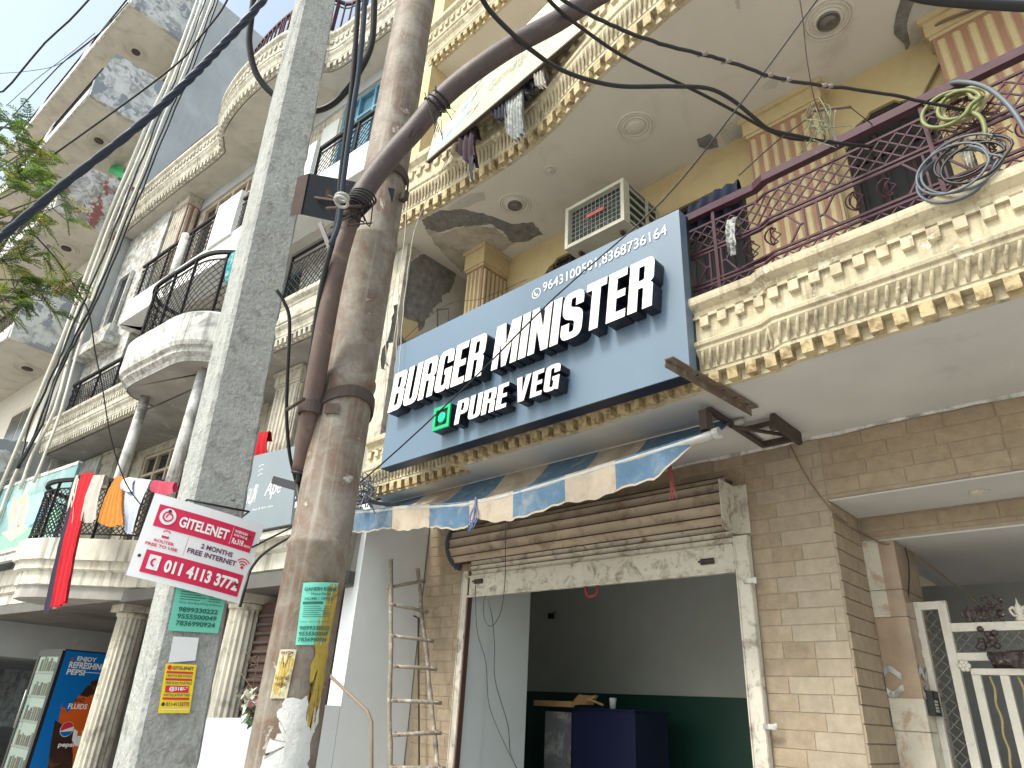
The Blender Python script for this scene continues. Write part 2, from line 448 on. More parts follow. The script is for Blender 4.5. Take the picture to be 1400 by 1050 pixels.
# porch soffits
q = MB(); q.box(-1.5, 3, 4.49, 5.0, 2.941, 2.949); q.build('lintel_underside', M['soffit_low'], YH)
q = MB(); q.box(-1.5, 3, 5.0, 6.9, 2.768, 2.778); q.build('porch_ceiling', M['soffit_low'], YH)
q = MB(); q.lathe((-.72, 4.76, 2.941), (0, 0, -1), [(.055, 0), (.055, .006), (.04, .012), (.015, .016)], 20)
q.build('ceiling_lamp', M['shutter_white'], YH)
# marble clad inner pier
M['marble_pale'] = surf('cream marble', (.52, .48, .40), rough=.25, var=.2, vs=5, dirt=(.36, .25, .17), dirt_a=(.54, .6), dirt_s=2.2, bump=.03, fine=.05)
M['marble_brown'] = surf('brown marble', (.33, .24, .17), rough=.25, var=.25, vs=6, bump=.03, fine=.08)
pier = MB(); pier.box(-1.502, -1.31, 5.002, 5.45, 0, 2.768); pr_ = pier.build('inner_pier', M['grout'], YH)
for i, (z0, z1, mm) in enumerate(((2.45, 2.765, 'marble_pale'), (2.28, 2.445, 'marble_pale'), (1.99, 2.275, 'marble_brown'), (1.62, 1.8, 'marble_pale'), (1.1, 1.615, 'marble_pale'))):
    q = MB(); q.box(-1.499, -1.40, 4.993, 5.002, z0, z1); q.build('marble_slab', M[mm if i != 2 else 'marble_brown'], pr_)
    q = MB(); q.box(-1.40, -1.301, 4.993, 5.45, z0, z1); q.build('marble_slab', M['marble_brown' if i in (0, 1, 2) else 'marble_pale'], pr_)
q = MB(); q.box(-1.499, -1.301, 4.99, 5.45, 1.80, 1.99); q.build('marble_slab', M['marble_brown'], pr_)
for (F, L) in ((lambda a, b, z: Vector((-1.499 + a, 4.988 - b, z)), .1), (lambda a, b, z: Vector((-1.299 + b, 4.99 + a, z)), .42)):
    for zz, sg in ((1.945, 1), (1.84, -1)):
        q = MB(); top = []; bot = []
        for i in range(25):
            a = L * i / 24; c = zz + .022 * math.sin(2 * math.pi * a / .14) * sg
            top.append(F(a, 0, c + .02)); bot.append(F(a, 0, c - .02))
        q.sheet([top, bot], False)
        q.sheet([[p + (F(0, .004, 0) - F(0, 0, 0)) for p in top], [p + (F(0, .004, 0) - F(0, 0, 0)) for p in bot]], False)
        q.build('wavy_inlay', M['white_old'], pr_)
# porch box behind the gate
M['porch_wall'] = surf('grey porch wall', (.30, .31, .31), var=.12, bump=.1)
q = MB(); q.box(-2.0, 3, 6.9, 7.0, 0, 2.78); q.box(-2.1, -2.0, 5.45, 7.0, 0, 2.78); q.box(3, 3.1, 4.5, 7, 0, 2.78); q.build('porch_wall', M['porch_wall'], YH)

# --- shop interior
M['room_white'] = surf('shop pale wall', (.55, .60, .62), var=.05, bump=.05, fine=.03)
M['room_grey'] = surf('shop grey wall', (.50, .53, .51), var=.08, bump=.05, fine=.03)
M['room_green'] = surf('shop dark green dado', (.022, .075, .06), var=.1, rough=.35, bump=.03)
M['navy'] = surf('navy laminate', (.016, .022, .065), rough=.3, var=.1, bump=0)
q = MB(); q.box(-5.2, -4.872, 4.752, 5.33, .0, 3.3); q.box(-4.871, -4.864, 4.502, 4.752, .0, 2.94); q.build('shop_side_wall', M['room_white'], YH)
q = MB(); q.box(-7.1, -1.9, 7.5, 7.6, 1.86, 3.3); q.build('shop_back_wall', M['room_grey'], YH)
q = MB(); q.box(-7.1, -1.9, 7.495, 7.6, 0, 1.858); q.build('shop_dado', M['room_green'], YH)
for bx_ in ((-2.12, -2.02, 5.0, 7.49), (-7.2, -7.1, 4.76, 7.6), (-7.1, -5.2, 4.76, 4.86)):
    q = MB(); q.box(*bx_, 0, 3.3); q.build('shop_inner_wall', M['room_grey'], YH)
q = MB(); q.box(-7.1, -2.0, 4.76, 7.6, 3.28, 3.39); q.build('shop_ceiling', M['room_grey'], YH)
q = MB(); q.box(-7.1, -2.0, 4.5, 7.6, .12, .5); q.build('shop_floor', M['street'], YH)
# --- shutter
RS = MB(); RS.box(-4.86, -2.17, 4.44, 4.455, 2.545, 2.72); RS.box(-4.86, -2.17, 4.425, 4.465, 2.535, 2.55)
RS.box(-4.86, -2.17, 4.43, 4.46, 2.715, 2.73)
rs = RS.build('roller_shutter', M['shutter_white'], YH)
def slat_prof(p0, p1, out, n=5):
    p0, p1 = Vector(p0), Vector(p1); d = p1 - p0; nrm = Vector((d.y, -d.x)).normalized()
    return [p0 + d * (i / n) + nrm * out * math.sin(math.pi * i / n) for i in range(n + 1)]
def slat(p0, p1, out, mat, x0=-4.855, x1=-2.175):
    pr = slat_prof(p0, p1, out); q = MB()
    nseg = 12
    rows = []
    for i in range(nseg + 1):
        x = x0 + (x1 - x0) * i / nseg; j = random.uniform(-.0015, .0015)
        rows.append([Vector((x, a.x + j, a.y)) for a in pr])
    q.sheet(rows, True)
    q.sheet([[Vector((p.x, p.y + .012, p.z)) for p in r] for r in (rows[0], rows[-1])], False)
    q.build('slat', mat, rs, fix=False)
zz = 2.735
for i in range(3):
    slat((4.445, zz + .040), (4.445, zz), -.014, M['shutter_white'])
    q = MB(); q.box(-4.855, -2.175, 4.44, 4.46, zz + .041, zz + .046); q.build('slat_seam', M['shutter_gap'], rs)
    zz += .046
cy, cz, R_ = 4.49, 3.03, .2
an = [math.radians(a) for a in (-125, -95, -70, -45, -20, 5, 30, 55)]
an = [math.radians(a) for a in (-62, -38, -14, 10, 34, 58, 80)]
for a0, a1 in zip(an[:-1], an[1:]):
    g_ = .012
    A = (cy - R_ * math.cos(a0 + g_), cz + R_ * math.sin(a0 + g_)); B = (cy - R_ * math.cos(a1 - g_), cz + R_ * math.sin(a1 - g_))
    slat(B, A, -.014, M['shutter_brown'], -5.03, -2.16)
    q = MB(); q.tube([(-5.02, A[0] - .004, A[1]), (-2.165, A[0] - .004, A[1])], .0045, 6); q.build('slat_seam', M['shutter_gap'], rs)
slat((4.398, 2.86), (4.44, 2.872), -.01, M['shutter_brown'], -4.98, -2.17)
q = MB(); q.tube([(-5.02, cy, cz), (-2.16, cy, cz)], R_ - .035, 28); q.build('drum', M['shutter_gap'], rs)
q = MB(); q.box(-2.15, -2.142, 4.26, 4.49, 2.80, 3.15); q.box(-2.15, -2.05, 4.478, 4.486, 2.80, 3.15); q.build('drum_plate', M['shutter_white'], rs)
q = MB(); P = [(cy - .23 * math.cos(a), cz + .23 * math.sin(a)) for a in [math.radians(t) for t in range(-75, 76, 15)]]
poly = [Vector((-5.04, a, b)) for a, b in P] + [Vector((-5.04, 4.49, 3.26)), Vector((-5.04, 4.49, 2.80))]
q.ext(poly, (-.006, 0, 0)); q.box(-5.12, -5.03, 4.47, 4.49, 2.82, 3.2); q.build('drum_plate', M['cable_grey'], rs)
for x0, x1 in ((-4.95, -4.862), (-2.168, -2.06)):
    q = MB(); q.box(x0, x1, 4.44, 4.486, .5, 2.78); q.box(x0 + .004, x0 + .012, 4.432, 4.44, .5, 2.78) ; q.box(x1 - .012, x1 - .004, 4.432, 4.44, .5, 2.78)
    q.build('guide_channel', M['shutter_white'], YH)
q = MB(); q.box(-4.862, -4.845, 4.44, 4.49, .5, 2.78); q.build('guide_slot', M['shutter_gap'], YH)
for (px, py) in ((655, 795), (968, 768)):
    p = at(px, py, y=4.44); q = MB(); q.box(p.x - .05, p.x + .05, 4.42, 4.44, p.z - .02, p.z + .02); q.tube([p + Vector((-.06, -.03, 0)), p + Vector((.06, -.03, 0))], .008)
    q.build('latch', M['rust'], rs)
for (px, py) in ((1018, 795), (1045, 993)):
    p = at(px, py, y=4.44); q = MB(); q.box(p.x, p.x + .08, 4.42, 4.435, p.z - .015, p.z + .015); q.tube([p + Vector((.08, -.012, -.02)), p + Vector((.08, -.012, .02))], .01)
    q.build('hinge_pin', M['white_old'], YH)
# red handle under the bottom plate
p = at(809, 806, y=4.45); q = MB()
q.tube([p + Vector((-.06, 0, .04)), p + Vector((-.055, 0, -.03)), p + Vector((-.03, 0, -.05)), p + Vector((.03, 0, -.05)), p + Vector((.055, 0, -.03)), p + Vector((.06, 0, .04))], .012, 8)
q.build('pull_handle', surf('dark red handle', (.22, .03, .03), bump=.1), rs)

# --- balconies (plan paths of the outer edge)
def cornice(name, path, z0, sc, F=FW, parent=None, mat=None, dmat=None, blocks=True, ribs=True, step=.115, dsz=.062, body=True, zt=None, mat_body=None):
    prof = [(-.10, 0), (-.055, 0), (-.055, .07), (.02, .075), (.02, .095), (.03, .10), (.035, .13), (.055, .165), (.085, .19), (.10, .205), (.10, .225), (.12, .235), (.125, .255), (.105, .27), (.075, .275),
            (.075, .44), (.09, .45), (.10, .475), (.125, .49), (.155, .51), (.16, .53), (.16, .56), (.12, .575), (-.12, .575)]
    if zt: pass
    P = [(o * .75, z0 + z * sc) for o, z in prof]
    mb = MB(); sweep(mb, path, P, F)
    c = mb.build(name, mat or M['cornice'], parent)
    # dentils
    first = None; k = 0
    L = plen(path)
    for (p, t) in walk(path, step, step * .5):
        nrm = Vector((t.y, -t.x)); hw = dsz / 2
        def Q(s, o, z): return F(p.x + t.x * s + nrm.x * o, p.y + t.y * s + nrm.y * o, z)
        q = MB(); o0, o1 = -.045, .012
        a = [Q(-hw, o0, z0 + .002), Q(hw, o0, z0 + .002), Q(hw, o1, z0 + .002), Q(-hw, o1, z0 + .002)]
        b = [Q(-hw, o0, z0 + .072 * sc), Q(hw, o0, z0 + .072 * sc), Q(hw, o1 + .01, z0 + .072 * sc), Q(-hw, o1 + .01, z0 + .072 * sc)]
        q.hexa(a, b); q.build('dentil', dmat or M['dentil'], c, origin=Q(0, 0, z0)); k += 1
        if blocks:
            q = MB()
            a = [Q(-hw * .9, .05, z0 + .355 * sc), Q(hw * .9, .05, z0 + .355 * sc), Q(hw * .9, .085, z0 + .36 * sc), Q(-hw * .9, .085, z0 + .36 * sc)]
            b = [Q(-hw * .9, .05, z0 + .425 * sc), Q(hw * .9, .05, z0 + .425 * sc), Q(hw * .9, .085, z0 + .425 * sc), Q(-hw * .9, .085, z0 + .425 * sc)]
            q.hexa(a, b); q.build('block', mat or M['cornice'], c, origin=Q(0, .06, z0 + .39 * sc))
    if ribs:
        q = MB()
        for (p, t) in walk(path, .05, .02):
            nrm = Vector((t.y, -t.x))
            def Q(s, o, z): return F(p.x + t.x * s + nrm.x * o * .75, p.y + t.y * s + nrm.y * o * .75, z0 + z * sc)
            q.tube([Q(-.012, .03, .105), Q(-.004, .052, .14), Q(.008, .075, .17), Q(.02, .10, .198)], [.008, .011, .011, .007], 5, True, True)
        if blocks:
            for (p, t) in walk(path, step, step):       # string of step-shaped relief between blocks
                nrm = Vector((t.y, -t.x))
                def Q(s, o, z): return F(p.x + t.x * s + nrm.x * o, p.y + t.y * s + nrm.y * o, z0 + z * sc)
                q.hexa([Q(-.03, .05, .424), Q(.03, .05, .424), Q(.03, .078, .424), Q(-.03, .078, .424)], [Q(-.03, .05, .444), Q(.03, .05, .444), Q(.03, .078, .444), Q(-.03, .078, .444)])
        tag(q.build('rope_moulding', mat or M['cornice'], c), kind='stuff')
    return c
def slab(name, path, zb, zt, yw, mat, F=FW, parent=None, inset=.06):
    ns = offs(path)
    pts = [(a - n.x * inset, b - n.y * inset) for (a, b), n in zip(path, ns)]
    poly = [F(a, b, zb) for a, b in pts] + [F(path[-1][0], yw, zb), F(path[0][0], yw, zb)]
    q = MB(); q.ext(poly, F(0, 0, zt) - F(0, 0, zb)); return q.build(name, mat, parent)
LOWP = [(-5.5, 3.60), (-4.12, 3.60), (-4.08, 3.44), (-2.68, 3.42), (-1.9, 3.36), (-1.30, 3.36), (-1.22, 3.32), (.2, 3.30), (1.6, 3.30)]
c1 = cornice('lower_cornice', LOWP, 3.40, 1.0, parent=YH)
slab('lower_balcony_slab', LOWP, 3.401, 3.96, 4.62, M['soffit_low'], parent=YH)
UPP = [(-5.6, 3.24), (-5.1, 3.27), (-4.5, 3.31), (-4.0, 3.33), (-3.6, 3.335), (-3.3, 3.32), (-2.96, 3.27), (-2.7, 3.20), (-2.4, 3.12), (-2.0, 3.05), (-1.58, 3.0), (-.8, 2.97), (0.2, 2.96), (1.6, 2.96)]
c2 = cornice('upper_cornice', UPP, 6.35, 1.4, parent=YH, step=.135, dsz=.075)
slab('upper_balcony_slab', UPP, 6.351, 7.1, 4.62, M['soffit_up'], parent=YH)
TOPP = [(-5.45, 3.50), (-4.6, 3.50), (-3.6, 3.48), (1.6, 3.45)]
c3 = cornice('top_cornice', TOPP, 9.30, 1.2, parent=YH, ribs=False)
slab('top_balcony_slab', TOPP, 9.301, 9.95, 4.62, M['soffit_up'], parent=YH)
# upper walls with openings
def wall_open(name, x0, x1, z0, z1, ops, mat, y0=4.5, y1=4.62, F=FW, parent=None):
    q = MB(); xs = x0
    for (a, b, zb, zt) in sorted(ops):
        q.box(xs, a, y0, y1, z0, z1, F); 
        if zb > z0: q.box(a, b, y0, y1, z0, zb, F)
        if zt < z1: q.box(a, b, y0, y1, zt, z1, F)
        xs = b
    q.box(xs, x1, y0, y1, z0, z1, F)
    return q.build(name, mat, parent)
ops1 = [(-4.15, -3.0, 3.97, 6.03), (-2.85, -1.8, 3.97, 5.90), (-.98, -.36, 3.97, 5.93)]
wall_open('first_floor_wall', -5.6, 2.0, 3.97, 6.36, ops1, M['yellow_wall'], parent=YH)
wall_open('second_floor_wall', -5.45, 2.0, 7.1, 9.31, [(-4.0, -3.0, 7.15, 9.0), (-1.9, -.9, 7.15, 9.0)], M['yellow_wall'], parent=YH)
wall_open('third_floor_wall', -5.45, 2.0, 9.9, 12.4, [(-4.0, -3.0, 9.9, 12.0)], M['yellow_wall'], parent=YH)
q = MB(); q.box(-5.6, 2, 4.62, 9.5, 3.42, 12.4); 
# arched corner fillets and doors
def door(parent, x0, x1, z0, z1, dark, frame, F=FW, y=4.56, grille=True, n=3):
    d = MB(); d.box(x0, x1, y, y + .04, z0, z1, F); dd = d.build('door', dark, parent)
    f = MB(); e = .045
    for a, b in ((x0, x0 + e), (x1 - e, x1)): f.box(a, b, y - .03, y - .001, z0, z1, F)
    f.box(x0 + e, x1 - e, y - .03, y - .001, z1 - e, z1, F); f.box(x0 + e, x1 - e, y - .028, y - .001, z1 - .42, z1 - .42 + e, F)
    for i in range(1, n): xx = x0 + (x1 - x0) * i / n; f.box(xx - .015, xx + .015, y - .026, y - .002, z0, z1 - e, F)
    f.build('door_frame', frame, dd)
    if grille:
        gmb = MB(); k = x0 + .08
        while k < x1 - .05: gmb.box(k - .005, k + .005, y - .05, y - .04, z0, z1 - e, F); k += .09
        for zz in (z1 - .2, z1 - .55, z1 - .95): gmb.box(x0, x1, y - .055, y - .05, zz, zz + .014, F)
        gmb.build('grille', M['black_iron'], dd)
    return dd
M['door_dark'] = surf('dark door wood', (.03, .022, .018), var=.3, vs=6, bump=.2)
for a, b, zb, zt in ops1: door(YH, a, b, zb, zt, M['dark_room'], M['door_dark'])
for a, b, zb, zt in ops1:           # stepped arch corners
    for xx, sg in ((a, 1), (b, -1)):
        q = MB()
        P = [(0, 0), (.28, 0), (.24, -.05), (.14, -.09), (.07, -.17), (.04, -.26), (0, -.30)]
        q.ext([Vector((xx + sg * px * .8, 4.498, zt + pz * .8)) for px, pz in P], (0, .07, 0))
        q.build('arch_corner', M['yellow_wall'], YH)
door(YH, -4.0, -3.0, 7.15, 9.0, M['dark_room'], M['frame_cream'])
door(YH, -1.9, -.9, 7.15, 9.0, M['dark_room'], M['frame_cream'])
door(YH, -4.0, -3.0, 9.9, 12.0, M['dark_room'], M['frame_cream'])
# pilasters
def pilaster(x0, x1, y0, y1, z0, z1, n, cap=.22, F=FW, parent=None, mat=None, gm=None, side=True, capmat=None, name='pilaster'):
    mat = mat or M['yellow']; gm = gm or M['brown_flute']
    b = MB(); b.box(x0, x1, y0, y1, z0, z1 - cap, F); P = b.build(name, gm, parent)
    q = MB(); wd = (x1 - x0) / n
    for i in range(n):
        cx = x0 + wd * (i + .5); q.hexa([F(cx - wd * .3, y0, z0), F(cx + wd * .3, y0, z0), F(cx + wd * .18, y0 - .018, z0), F(cx - wd * .18, y0 - .018, z0)],
                                        [F(cx - wd * .3, y0, z1 - cap - .04), F(cx + wd * .3, y0, z1 - cap - .04), F(cx + wd * .18, y0 - .018, z1 - cap - .04), F(cx - wd * .18, y0 - .018, z1 - cap - .04)])
    if side:
        m2 = max(1, round((y1 - y0) / wd)); w2 = (y1 - y0) / m2
        sgn = 1 if F is FW else -1; xe = x1 if F is FW else x0
        for i in range(m2):
            cy_ = y0 + w2 * (i + .5)
            q.hexa([F(xe, cy_ - w2 * .3, z0), F(xe, cy_ + w2 * .3, z0), F(xe + .018 * sgn, cy_ + w2 * .18, z0), F(xe + .018 * sgn, cy_ - w2 * .18, z0)],
                   [F(xe, cy_ - w2 * .3, z1 - cap - .04), F(xe, cy_ + w2 * .3, z1 - cap - .04), F(xe + .018 * sgn, cy_ + w2 * .18, z1 - cap - .04), F(xe + .018 * sgn, cy_ - w2 * .18, z1 - cap - .04)])
    q.build('fluting', mat, P)
    q = MB()
    for k, (o, za, zb) in enumerate(((.015, z1 - cap, z1 - cap + .03), (.03, z1 - cap + .03, z1 - .05), (.055, z1 - .05, z1 - .001))):
        q.box(x0 - o, x1 + o, y0 - o, y1, za, zb, F)
    q.build('capital', capmat or mat, P)
    return P
pilaster(-1.66, -1.06, 4.36, 4.498, 3.97, 6.349, 7, parent=YH)
pilaster(-.24, .42, 4.34, 4.498, 3.97, 6.349, 7, parent=YH)
pilaster(-4.94, -4.68, 4.12, 4.498, 3.97, 6.349, 4, cap=.28, parent=YH)
# party wall of the balcony, peeled
q = MB(); q.box(-5.6, -5.36, 3.55, 4.498, 3.96, 6.349); q.build('party_wall', M['skim_white'], YH)
q = MB(); q.box(-5.6, -5.36, 3.50, 4.498, 7.1, 9.299); q.build('party_wall', M['yellow'], YH)
q = MB(); q.box(-5.6, -5.36, 3.55, 4.498, 9.9, 12.2); q.build('party_wall', M['yellow'], YH)
q = MB(); q.box(-5.598, -5.34, 3.535, 3.60, 3.97, 6.349); q.build('corner_pilaster', M['cream_old'], YH)
def jag(pts, n=6, amp=.02, seed=1):
    r = random.Random(seed); out = []
    N = len(pts)
    for i in range(N):
        a, b = Vector(pts[i]), Vector(pts[(i + 1) % N])
        for k in range(n):
            p = a.lerp(b, k / n)
            out.append(p + Vector((r.uniform(-amp, amp), r.uniform(-amp, amp))))
    return out
def patch(name, pts2, plane, mat, parent, thick=.005, seed=1, amp=.012, n=6):
    P = jag(pts2, n, amp, seed); q = MB()
    q.ext([plane(p.x, p.y, 0) for p in P], plane(0, 0, thick) - plane(0, 0, 0)); return q.build(name, mat, parent)
PW = lambda a, b, t: Vector((-5.36 + t, a, b))
CE = lambda a, b, t: Vector((a, b, 6.351 - t))
def px2(pts, **k):
    ax = {'x': (1, 2), 'z': (0, 1), 'y': (0, 2)}[list(k)[0]]
    return [(at(*p, **k)[ax[0]], at(*p, **k)[ax[1]]) for p in pts]
patch('exposed_mortar', px2([(572, 348), (600, 345), (625, 372), (618, 395), (606, 404), (596, 420), (585, 432), (572, 452), (556, 462), (546, 470), (534, 470), (530, 498), (520, 505), (533, 440), (545, 405), (556, 372)], x=-5.36), PW, M['mortar'], YH, .004, 2, .03, 5)
patch('yellow_remnant', px2([(545, 430), (556, 437), (570, 440), (572, 452), (565, 462), (552, 466), (546, 450)], x=-5.36), PW, M['yellow_wall'], YH, .008, 5, .006, 3)
patch('yellow_remnant', px2([(560, 318), (600, 300), (640, 338), (640, 362), (626, 368), (600, 340), (575, 342), (560, 360)], x=-5.36), PW, M['skim'], YH, .003, 6, .012, 4)
patch('exposed_mortar', px2([(577, 300), (600, 288), (632, 286), (660, 292), (700, 306), (728, 304), (742, 320), (715, 331), (697, 330), (690, 318), (672, 306), (650, 308), (625, 310), (600, 318), (582, 312)], z=6.351), CE, M['mortar'], YH, .006, 3, .01)
patch('bare_plaster', px2([(582, 312), (600, 320), (640, 308), (676, 312), (690, 322), (706, 331), (684, 345), (655, 358), (632, 372), (612, 352), (596, 335)], z=6.351), CE, M['skim'], YH, .004, 4, .012)
patch('exposed_mortar', px2([(1236, -20), (1226, 20), (1222, 45), (1236, 60), (1238, 76), (1244, 60), (1240, 30), (1250, 0), (1256, -20)], z=6.351), CE, M['mortar'], YH, .006, 7, .006, 3)
patch('bare_plaster', px2([(1250, -10), (1242, 30), (1248, 62), (1275, 45), (1290, 20), (1280, -10)], z=6.351), CE, M['skim_white'], YH, .004, 8, .01, 4)
patch('exposed_mortar', px2([(953, 190), (970, 183), (980, 190), (982, 200), (966, 204), (956, 200)], z=6.351), CE, M['mortar'], YH, .006, 9, .006, 3)
patch('bare_plaster', px2([(985, 178), (1008, 158), (1020, 170), (1015, 190), (990, 198)], z=6.351), CE, M['skim_white'], YH, .003, 10, .01, 3)
patch('bare_plaster', px2([(1042, 118), (1056, 105), (1066, 108), (1060, 120), (1046, 124)], z=6.351), CE, M['skim_white'], YH, .003, 11, .006, 3)
patch('bare_plaster', px2([(612, 285), (640, 265), (662, 262), (664, 272), (640, 282), (618, 288)], z=6.351), CE, M['skim_white'], YH, .003, 12, .008, 3)
# ceiling medallions and dish lamps
def medallion(px, py, r, lamp):
    c = at(px, py, z=6.351); q = MB()
    for k, rr in enumerate((1.0, .86, .66, .5, .32) if not lamp else (1.0, .86, .66)):
        q.ring(c, (0, 0, 1), r * rr, .010, 40, 6)
    q.lathe(c, (0, 0, -1), [(r * .5, -.002), (r * .5, .008), (r * .3, .012), (r * .12, .016)], 32) if not lamp else q.lathe(c, (0, 0, -1), [(r * .62, -.002), (r * .6, .014), (r * .5, .016)], 32)
    md = q.build('ceiling_medallion', M['soffit_up'], YH)
    if lamp:
        q = MB(); q.lathe(c - Vector((0, 0, .016)), (0, 0, -1), [(r * .48, -.001), (r * .48, .012), (r * .43, .018), (r * .42, .006), (r * .3, .022), (r * .12, .03)], 32)
        q.build('lamp_dish', plain('grimy lamp glass %d' % px, (.16, .15, .14), .25, .3, .6), md)
medallion(869, 173, .16, False); medallion(704, 279, .16, True); medallion(1132, 27, .17, True); medallion(752, 232, .05, False)

# --- maroon balcony railing
def ornament(c, t, s=1.0, F=FW):
    q = MB(); h = .095 * s; r = .034 * s
    for k in range(5):
        a0 = 2 * math.pi * k / 5; P = []
        for i in range(9):
            u = i / 8; rr = r * math.sin(math.pi * u) + .003; a = a0 + 2.2 * u
            P.append(Vector(c) + Vector((rr * math.cos(a) , rr * math.sin(a), h * (u - .5))))
        q.tube(P, .0042, 4, False)
    return q
def balcony_railing(path, z0, z1, parent, F=FW, mat=None, panels=True):
    mat = mat or M['purple_iron']
    q = MB(); rail(q, path, z1, .05, .055, F); R = q.build('balcony_railing', mat, parent)
    q = MB()
    za, zb, zc, zd = z0 + .02, z0 + .115, z0 + .37, z0 + .60
    for z in (za, zb, zb + .03, zc, zc + .03, zd): rail(q, path, z, .014, .014, F)
    q.build('rail_bars', mat, R)
    q = MB(); lattice(q, path, zc + .03, zd, .085, .008, F, seg=3); lattice(q, path, za, zb, .085, .008, F, seg=2); tag(q.build('lattice', mat, R), kind='stuff')
    L = plen(path); s = .25; k = 0; first = None
    while s < L - .3:
        f = MB()
        def PT(d, z): p = pat(path, s + d); return F(p.x, p.y, z)
        zm = (zb + zc) / 2 + .015
        hx = [PT(0, zm), PT(.07, zc - .005), PT(.43, zc - .005), PT(.5, zm), PT(.43, zb + .035), PT(.07, zb + .035), PT(0, zm)]
        for a, b in zip(hx[:-1], hx[1:]): f.bar(a, b, .011)
        f.bar(PT(-.03, zb), PT(-.03, zc), .011); f.bar(PT(.53, zb), PT(.53, zc), .011)
        for d in (0, .5): f.bar(PT(d, zm), PT(d + (-.03 if d == 0 else .03), zm), .01)
        f.build('panel_frame', mat, R)
        for d in (.17, .33):
            c = PT(d, zm)
            if first is None: first = ornament(c, None, 1.35).build('basket_ornament', mat, R, origin=c)
            else: clone(first, c, R, rot=(0, 0, random.uniform(0, 3)))
        if k % 2 == 0:
            f = MB(); f.bar(PT(-.06, z0 - .01), PT(-.06, z1), .022); f.build('post', mat, R)
        s += .64; k += 1
    return R
RP = [(a, b + .05) for a, b in LOWP]
balcony_railing(RP, 4.01, 4.72, YH)
RPu = [(a, b + .05) for a, b in UPP[:9]]
# dirt ledge dark lines under cornice lip handled by material
# ================================================================== white neighbouring house (frame FB: u along the street to the left, v into the house)
WH = thing('white_building', FB(5, .6, 0), 'white and cream old house with curved balconies left of the poles', 'building')
LB = []
def bwall(name, u0, u1, v0, v1, z0, z1, mat, parent=None):
    q = MB(); q.box(u0, u1, v0, v1, z0, z1, FB); return q.build(name, mat, parent or WH)
# ground floor
bwall('ground_floor_wall', .02, .55, 1.6, 1.8, 0, 2.6, M['white_old'])
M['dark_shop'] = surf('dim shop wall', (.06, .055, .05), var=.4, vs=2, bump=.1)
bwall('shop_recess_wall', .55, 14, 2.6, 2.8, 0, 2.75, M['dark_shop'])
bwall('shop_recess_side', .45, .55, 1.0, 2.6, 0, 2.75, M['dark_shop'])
bwall('ground_ceiling', .05, 14, .03, 2.8, 2.58, 2.72, surf('dark grey shop ceiling', (.13, .125, .115), var=.3, vs=2, bump=.2))  # dark grey base colour with random tone variation
SL1 = [(.05, .0), (2.6, .0), (3.2, .22), (3.6, .2), (4.06, -.02), (4.45, -.28), (4.8, -.50), (5.15, -.72), (5.5, -.82), (5.85, -.80), (6.15, -.62), (6.35, -.3), (6.4, 0), (6.5, .05), (9.9, .05)]
prof = [(-.30, 2.60), (-.16, 2.62), (-.16, 2.74), (-.08, 2.76), (-.08, 2.92), (-.02, 2.95), (-.02, 3.05), (.03, 3.06), (.03, 3.33), (-.05, 3.35), (-.35, 3.35)]
q = MB(); sweep(q, SL1, prof, FB); b1 = q.build('lower_balcony_band', M['plaster_line'], WH)
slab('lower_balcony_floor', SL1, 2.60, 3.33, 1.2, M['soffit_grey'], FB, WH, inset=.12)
# first floor
q = MB(); q.box(.02, 9.9, 1.05, 1.2, 3.34, 5.7, FB)
first = wall_open('first_floor_wall', .02, 9.9, 3.34, 5.72, [(1.1, 1.9, 3.4, 5.2), (5.6, 7.5, 3.4, 5.45)], M['cream_old'], 1.05, 1.2, FB, WH)
def bwindow(u0, u1, z0, z1, v, nx, nz_, parent, frame=None, glass=None, split=None):
    f = MB(); e = .05
    f.box(u0, u1, v - .02, v + .05, z1 - e, z1, FB); f.box(u0, u1, v - .02, v + .05, z0, z0 + e, FB)
    for i in range(nx + 1):
        x = u0 + (u1 - u0) * i / nx; a = max(u0, x - e / 2 if 0 < i < nx else (x if i == 0 else x - e)); f.box(a, a + e, v - .019, v + .049, z0 + e, z1 - e, FB)
    if split: f.box(u0 + e, u1 - e, v - .018, v + .048, split, split + e, FB)
    for k in range(1, nz_):
        z = z0 + (z1 - z0) * k / nz_; f.box(u0 + e, u1 - e, v - .017, v + .047, z - .02, z + .02, FB)
    w_ = f.build('window', frame or M['frame_cream'], parent)
    for i in range(nx):
        a = u0 + (u1 - u0) * i / nx; b = u0 + (u1 - u0) * (i + 1) / nx
        q = MB(); q.box(a + .03, b - .03, v + .052, v + .06, z0 + .02, z1 - .02, FB); q.build('pane', glass or M['dark_glass'], w_)
    return w_
bwindow(1.1, 1.9, 3.4, 5.2, 1.1, 2, 1, WH)
bwindow(5.6, 7.5, 3.4, 5.45, 1.1, 4, 1, WH, split=5.05)
def bpil(u0, u1, v0, v1, z0, z1, n, cap=.22, mat=None, gm=None, capmat=None, name='pilaster'):
    return pilaster(u0, u1, v0, v1, z0, z1, n, cap, FB, WH, mat or M['cream_old'], gm or M['skim'], True, capmat, name)
bpil(2.02, 2.55, .55, 1.04, 3.36, 5.59, 6)
bpil(7.95, 8.5, .75, 1.04, 3.36, 5.59, 6)
bpil(3.9, 4.3, .8, 1.04, 3.36, 5.59, 5)
